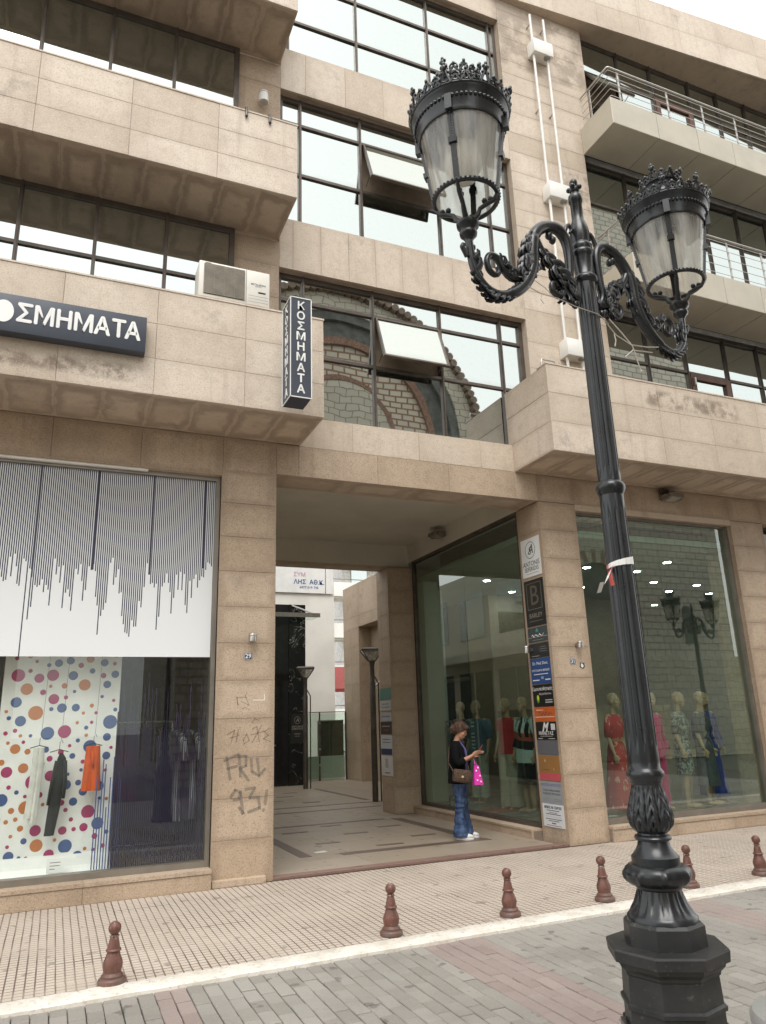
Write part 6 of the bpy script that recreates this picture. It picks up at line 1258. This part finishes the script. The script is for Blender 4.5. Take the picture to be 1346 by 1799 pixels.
wm.location = (WX, WY, ZF+.003); wm.rotation_euler.z = WA; wm.scale = (SC, SC, SC)
wmat = Matrix.Translation((WX, WY, ZF+.003)) @ Matrix.Rotation(WA, 4, 'Z') @ Matrix.Scale(SC, 4)
def held(name, mb, mats, label, cat, sm=40):
    mb.v = [tuple(wmat @ Vector(p)) for p in mb.v]; o = mb.build(name, mats, smooth=sm); tag(o, label, cat); return o
def sub(name, mb, mat, par, sm=40): mb.v = [tuple(wmat @ Vector(p)) for p in mb.v]; return mb.build(name, mat, par, smooth=sm)
ph_ = MB(); dv = Vector((.55,0,.83)).normalized(); nv = Vector((-.83,0,.55)); yv = Vector((0,1,0)); ph_.obox(PH+Vector((.0,0,.01)), yv, dv, nv, .036, .075, .005)
p_o = held('phone', ph_, paint('red_phone', (.30,.03,.03), .35), 'dark red mobile phone in the woman’s hands'.replace('’', "'"), 'phone'); sub('screen', MB().obox(PH+Vector((.0,0,.01))+nv*.0055, yv, dv, nv, .032, .068, .0008), paint('phone_screen', (.03,.03,.04), .1), p_o)
BGM = pattern('brown_quilted', (.05,.028,.018), (.12,.075,.05), 60, .45, .55)
bc = Vector((.075,-.235,.865)); qb = Matrix.Rotation(R_(-50), 3, 'Z') @ Matrix.Rotation(R_(-8), 3, 'X')
def bag(mb, u0, u1, v0, v1, z0, z1, bv): k = MB().bbox(u0, u1, v0, v1, z0, z1, bv); tl = Matrix.Rotation(R_(9), 3, 'Y'); return mb.add([bc + Matrix.Rotation(R_(28), 3, 'Z') @ (tl @ Vector(p)) for p in k.v], k.f)
hb = held('handbag', bag(MB(), -.13, .13, -.045, .045, -.09, .085, .03), BGM, 'brown quilted handbag with brass clasp on the woman\'s hip', 'handbag', 50)
sub('flap', bag(MB(), -.132, .132, -.052, -.03, -.045, .09, .012), BGM, hb); sub('clasp', bag(MB(), -.016, .016, -.06, -.05, -.02, .008, .003), paint('brass_clasp', (.62,.50,.22), .3), hb)
s1 = bc + Matrix.Rotation(R_(28), 3, 'Z') @ Vector((-.12,0,.07)); s2 = bc + Matrix.Rotation(R_(28), 3, 'Z') @ Vector((.12,0,.05))
sub('strap', MB().tube([s1, (-.11,-.20,1.05), (-.115,-.05,1.25), (-.06,.09,1.345), (.02,.115,1.33), (.12,.06,1.2), (.15,-.08,1.02), s2], .008, 6), BGM, hb, 60)
pk = MB().add([(.25,-.20,.74),(.37,-.13,.74),(.33,-.06,.74),(.21,-.13,.74),(.262,-.175,1.0),(.318,-.142,1.0),(.302,-.118,1.0),(.246,-.150,1.0)], [(0,3,2,1),(4,5,6,7),(0,1,5,4),(1,2,6,5),(2,3,7,6),(3,0,4,7)])
kb_ = held('shopping_bag', pk, paint('hot_pink', (.72,.04,.42), .5), 'small bright pink shopping bag hanging from the woman\'s arm', 'shopping bag')
dd_ = MB()
for x, y, z in ((.295,-.168,.80),(.33,-.148,.86),(.285,-.165,.93),(.34,-.142,.78),(.31,-.153,.97)):
    dd_.ell((x, y-.012, z), (.012,.006,.014), 8, 6)
sub('white_spot', dd_, paint('bag_white', (.80,.75,.78)), kb_); sub('handle', MB().tube([(.27,-.165,1.0), (.262,-.14,1.06), (.245,-.10,1.085), (.262,-.12,1.05), (.30,-.14,1.0)], .004, 6), paint('hot_pink', (.72,.04,.42), .5), kb_, 60)
# ------------------------------------------------------------------ church across the street (mirrored in the glass)
CY = -5.0; cxx, czz = 8.58, 11.69
ch = empty('church', (8.6, CY, 0)); tag(ch, 'stone and brick church with arched tiled gable across the street, mirrored in windows', 'church')
def arc(r, a0=0, a1=180, n=48): return [(cxx+r*math.cos(R_(a0+(a1-a0)*i/n)), czz+r*math.sin(R_(a0+(a1-a0)*i/n))) for i in range(n+1)]
def band(r0, r1, y, d, mat, name, n=48):
    mb = MB(); A = arc(r0, n=n); B = arc(r1, n=n)
    for i in range(n): mb.prism([A[i], A[i+1], B[i+1], B[i]], (0, y, 0), (1,0,0), (0,0,1), (0,-d,0))
    return mb.build(name, mat, ch)
w = MB().prism([(cxx-5.45, 0), (cxx+5.45, 0)] + arc(5.45), (0, CY-.35, 0), (1,0,0), (0,0,1), (0,-9,0)).build('wall', M['ch_stone'], ch)
band(4.75, 5.45, CY-.02, .4, M['ch_stone'], 'outer_arch'); band(4.38, 4.75, CY-.08, .3, M['ch_dark'], 'letter_band'); band(3.68, 4.38, CY-.28, .2, M['ch_dark'], 'recess_band')
band(3.42, 3.68, CY-.12, .3, M['ch_red'], 'brick_arch'); MB().prism(arc(3.42), (0, CY-.25, 0), (1,0,0), (0,0,1), (0,-.12,0)).build('tympanum', M['ch_brick'], ch)
band(1.95, 2.12, CY-.2, .1, M['ch_red'], 'inner_arch'); MB().prism(arc(1.95), (0, CY-.23, 0), (1,0,0), (0,0,1), (0,-.05,0)).build('inner_field', M['ch_stone'], ch)
rt_t = MB()
for i in range(61):
    a = R_(180*i/60); p = Vector((cxx+5.55*math.cos(a), CY, czz+5.55*math.sin(a))); rt_t.tube([p+Vector((0,.25,0)), p+Vector((0,-9,0))], .15, 10)
rt_t.build('roof_tiles', M['ch_tile'], ch)
MB().prism([(cxx-5.45,9.2),(cxx+5.45,9.2),(cxx+5.45,9.5),(cxx-5.45,9.5)], (0, CY+.15, 0), (1,0,0), (0,0,1), (0,-.5,0)).build('string_course', M['ch_stone'], ch)
MB().box(cxx-5.45, cxx+5.45, CY-.349, CY-.1, 0, 9.2).build('lower_wall', M['ch_brick'], ch)
for x in (5.5, 8.58, 11.6):
    MB().prism([(x-.6,3.0),(x+.6,3.0)] + [(x+.6*math.cos(R_(a)), 5.6+.6*math.sin(R_(a))) for a in range(0, 181, 15)], (0, CY-.05, 0), (1,0,0), (0,0,1), (0,-.1,0)).build('window', M['ch_dark'], ch)
MB().box(14.03, 20.9, CY-4, CY-.6, 0, 9.2).build('side_aisle', M['ch_stone'], ch)
for x, r in ((16.0, 1.3), (19.3, 1.5)):
    q = MB()
    for i in range(24):
        a0, a1 = R_(180*i/24), R_(180*(i+1)/24)
        q.prism([(x+r*math.cos(a0), 6+r*math.sin(a0)), (x+r*math.cos(a1), 6+r*math.sin(a1)), (x+(r+.55)*math.cos(a1), 6+(r+.55)*math.sin(a1)), (x+(r+.55)*math.cos(a0), 6+(r+.55)*math.sin(a0))], (0, CY-.35, 0), (1,0,0), (0,0,1), (0,-.3,0), i % 2)
    q.build('voussoirs', [M['ch_red'], M['ch_stone']], ch); MB().prism([(x-r,0),(x+r,0)] + [(x+r*math.cos(R_(a)), 6+r*math.sin(R_(a))) for a in range(0,181,12)], (0, CY-.5, 0), (1,0,0), (0,0,1), (0,-.2,0)).build('arch_niche', M['ch_dark'], ch)
tw = empty('bell_tower', (23.2, CY, 0)); tag(tw, 'banded stone and brick bell tower beside the church, mirrored in the right windows', 'tower')
MB().box(20.95, 25.6, CY-4.6, CY-.02, 3.6, 24.5).build('shaft', M['tower'], tw); MB().box(20.8, 25.75, CY-4.7, CY+.1, 0, 3.6).build('base', M['ch_stone'], tw); MB().box(20.8, 25.75, CY-4.7, CY+.12, 24.5, 24.9).build('cornice', M['ch_stone'], tw); MB().box(20.85, 25.7, CY-4.7, CY+.06, 3.6, 3.8).build('string_course', M['ch_stone'], tw)
for z, hw, hh in ((4.3, .24, 1.3), (12, .4, 2.2), (18, .4, 2.2)): MB().prism([(23.3-hw,z),(23.3+hw,z)] + [(23.3+hw*math.cos(R_(a)), z+hh+hw*math.sin(R_(a))) for a in range(0,181,15)], (0, CY+.01, 0), (1,0,0), (0,0,1), (0,-.1,0)).build('window', M['ch_dark'], tw)
MB().lathe([(3.4,24.9),(.3,29.5),(0.05,29.8)], 23.27, CY-2.3, 4, 0, None, R_(45)).build('roof', M['ch_tile'], tw)
hb2 = empty('corner_house', (-8, CY, 0)); tag(hb2, 'plain cream house across the street left of the church', 'building')
MB().box(-16, -1.5, CY-9, CY-1, 0, 8.5).build('wall', M['plaster'], hb2); MB().box(-16.2, -1.3, CY-9.2, CY-.7, 8.5, 8.8).build('roof_edge', M['ch_tile'], hb2)
for i in range(4):
    for z in (1.2, 4.8): MB().box(-14.5+i*3.3, -13.2+i*3.3, CY-1.0, CY-.95, z, z+2.0).build('window', M['mirror_dark'], hb2)
bpy.data.scenes.remove(TS)
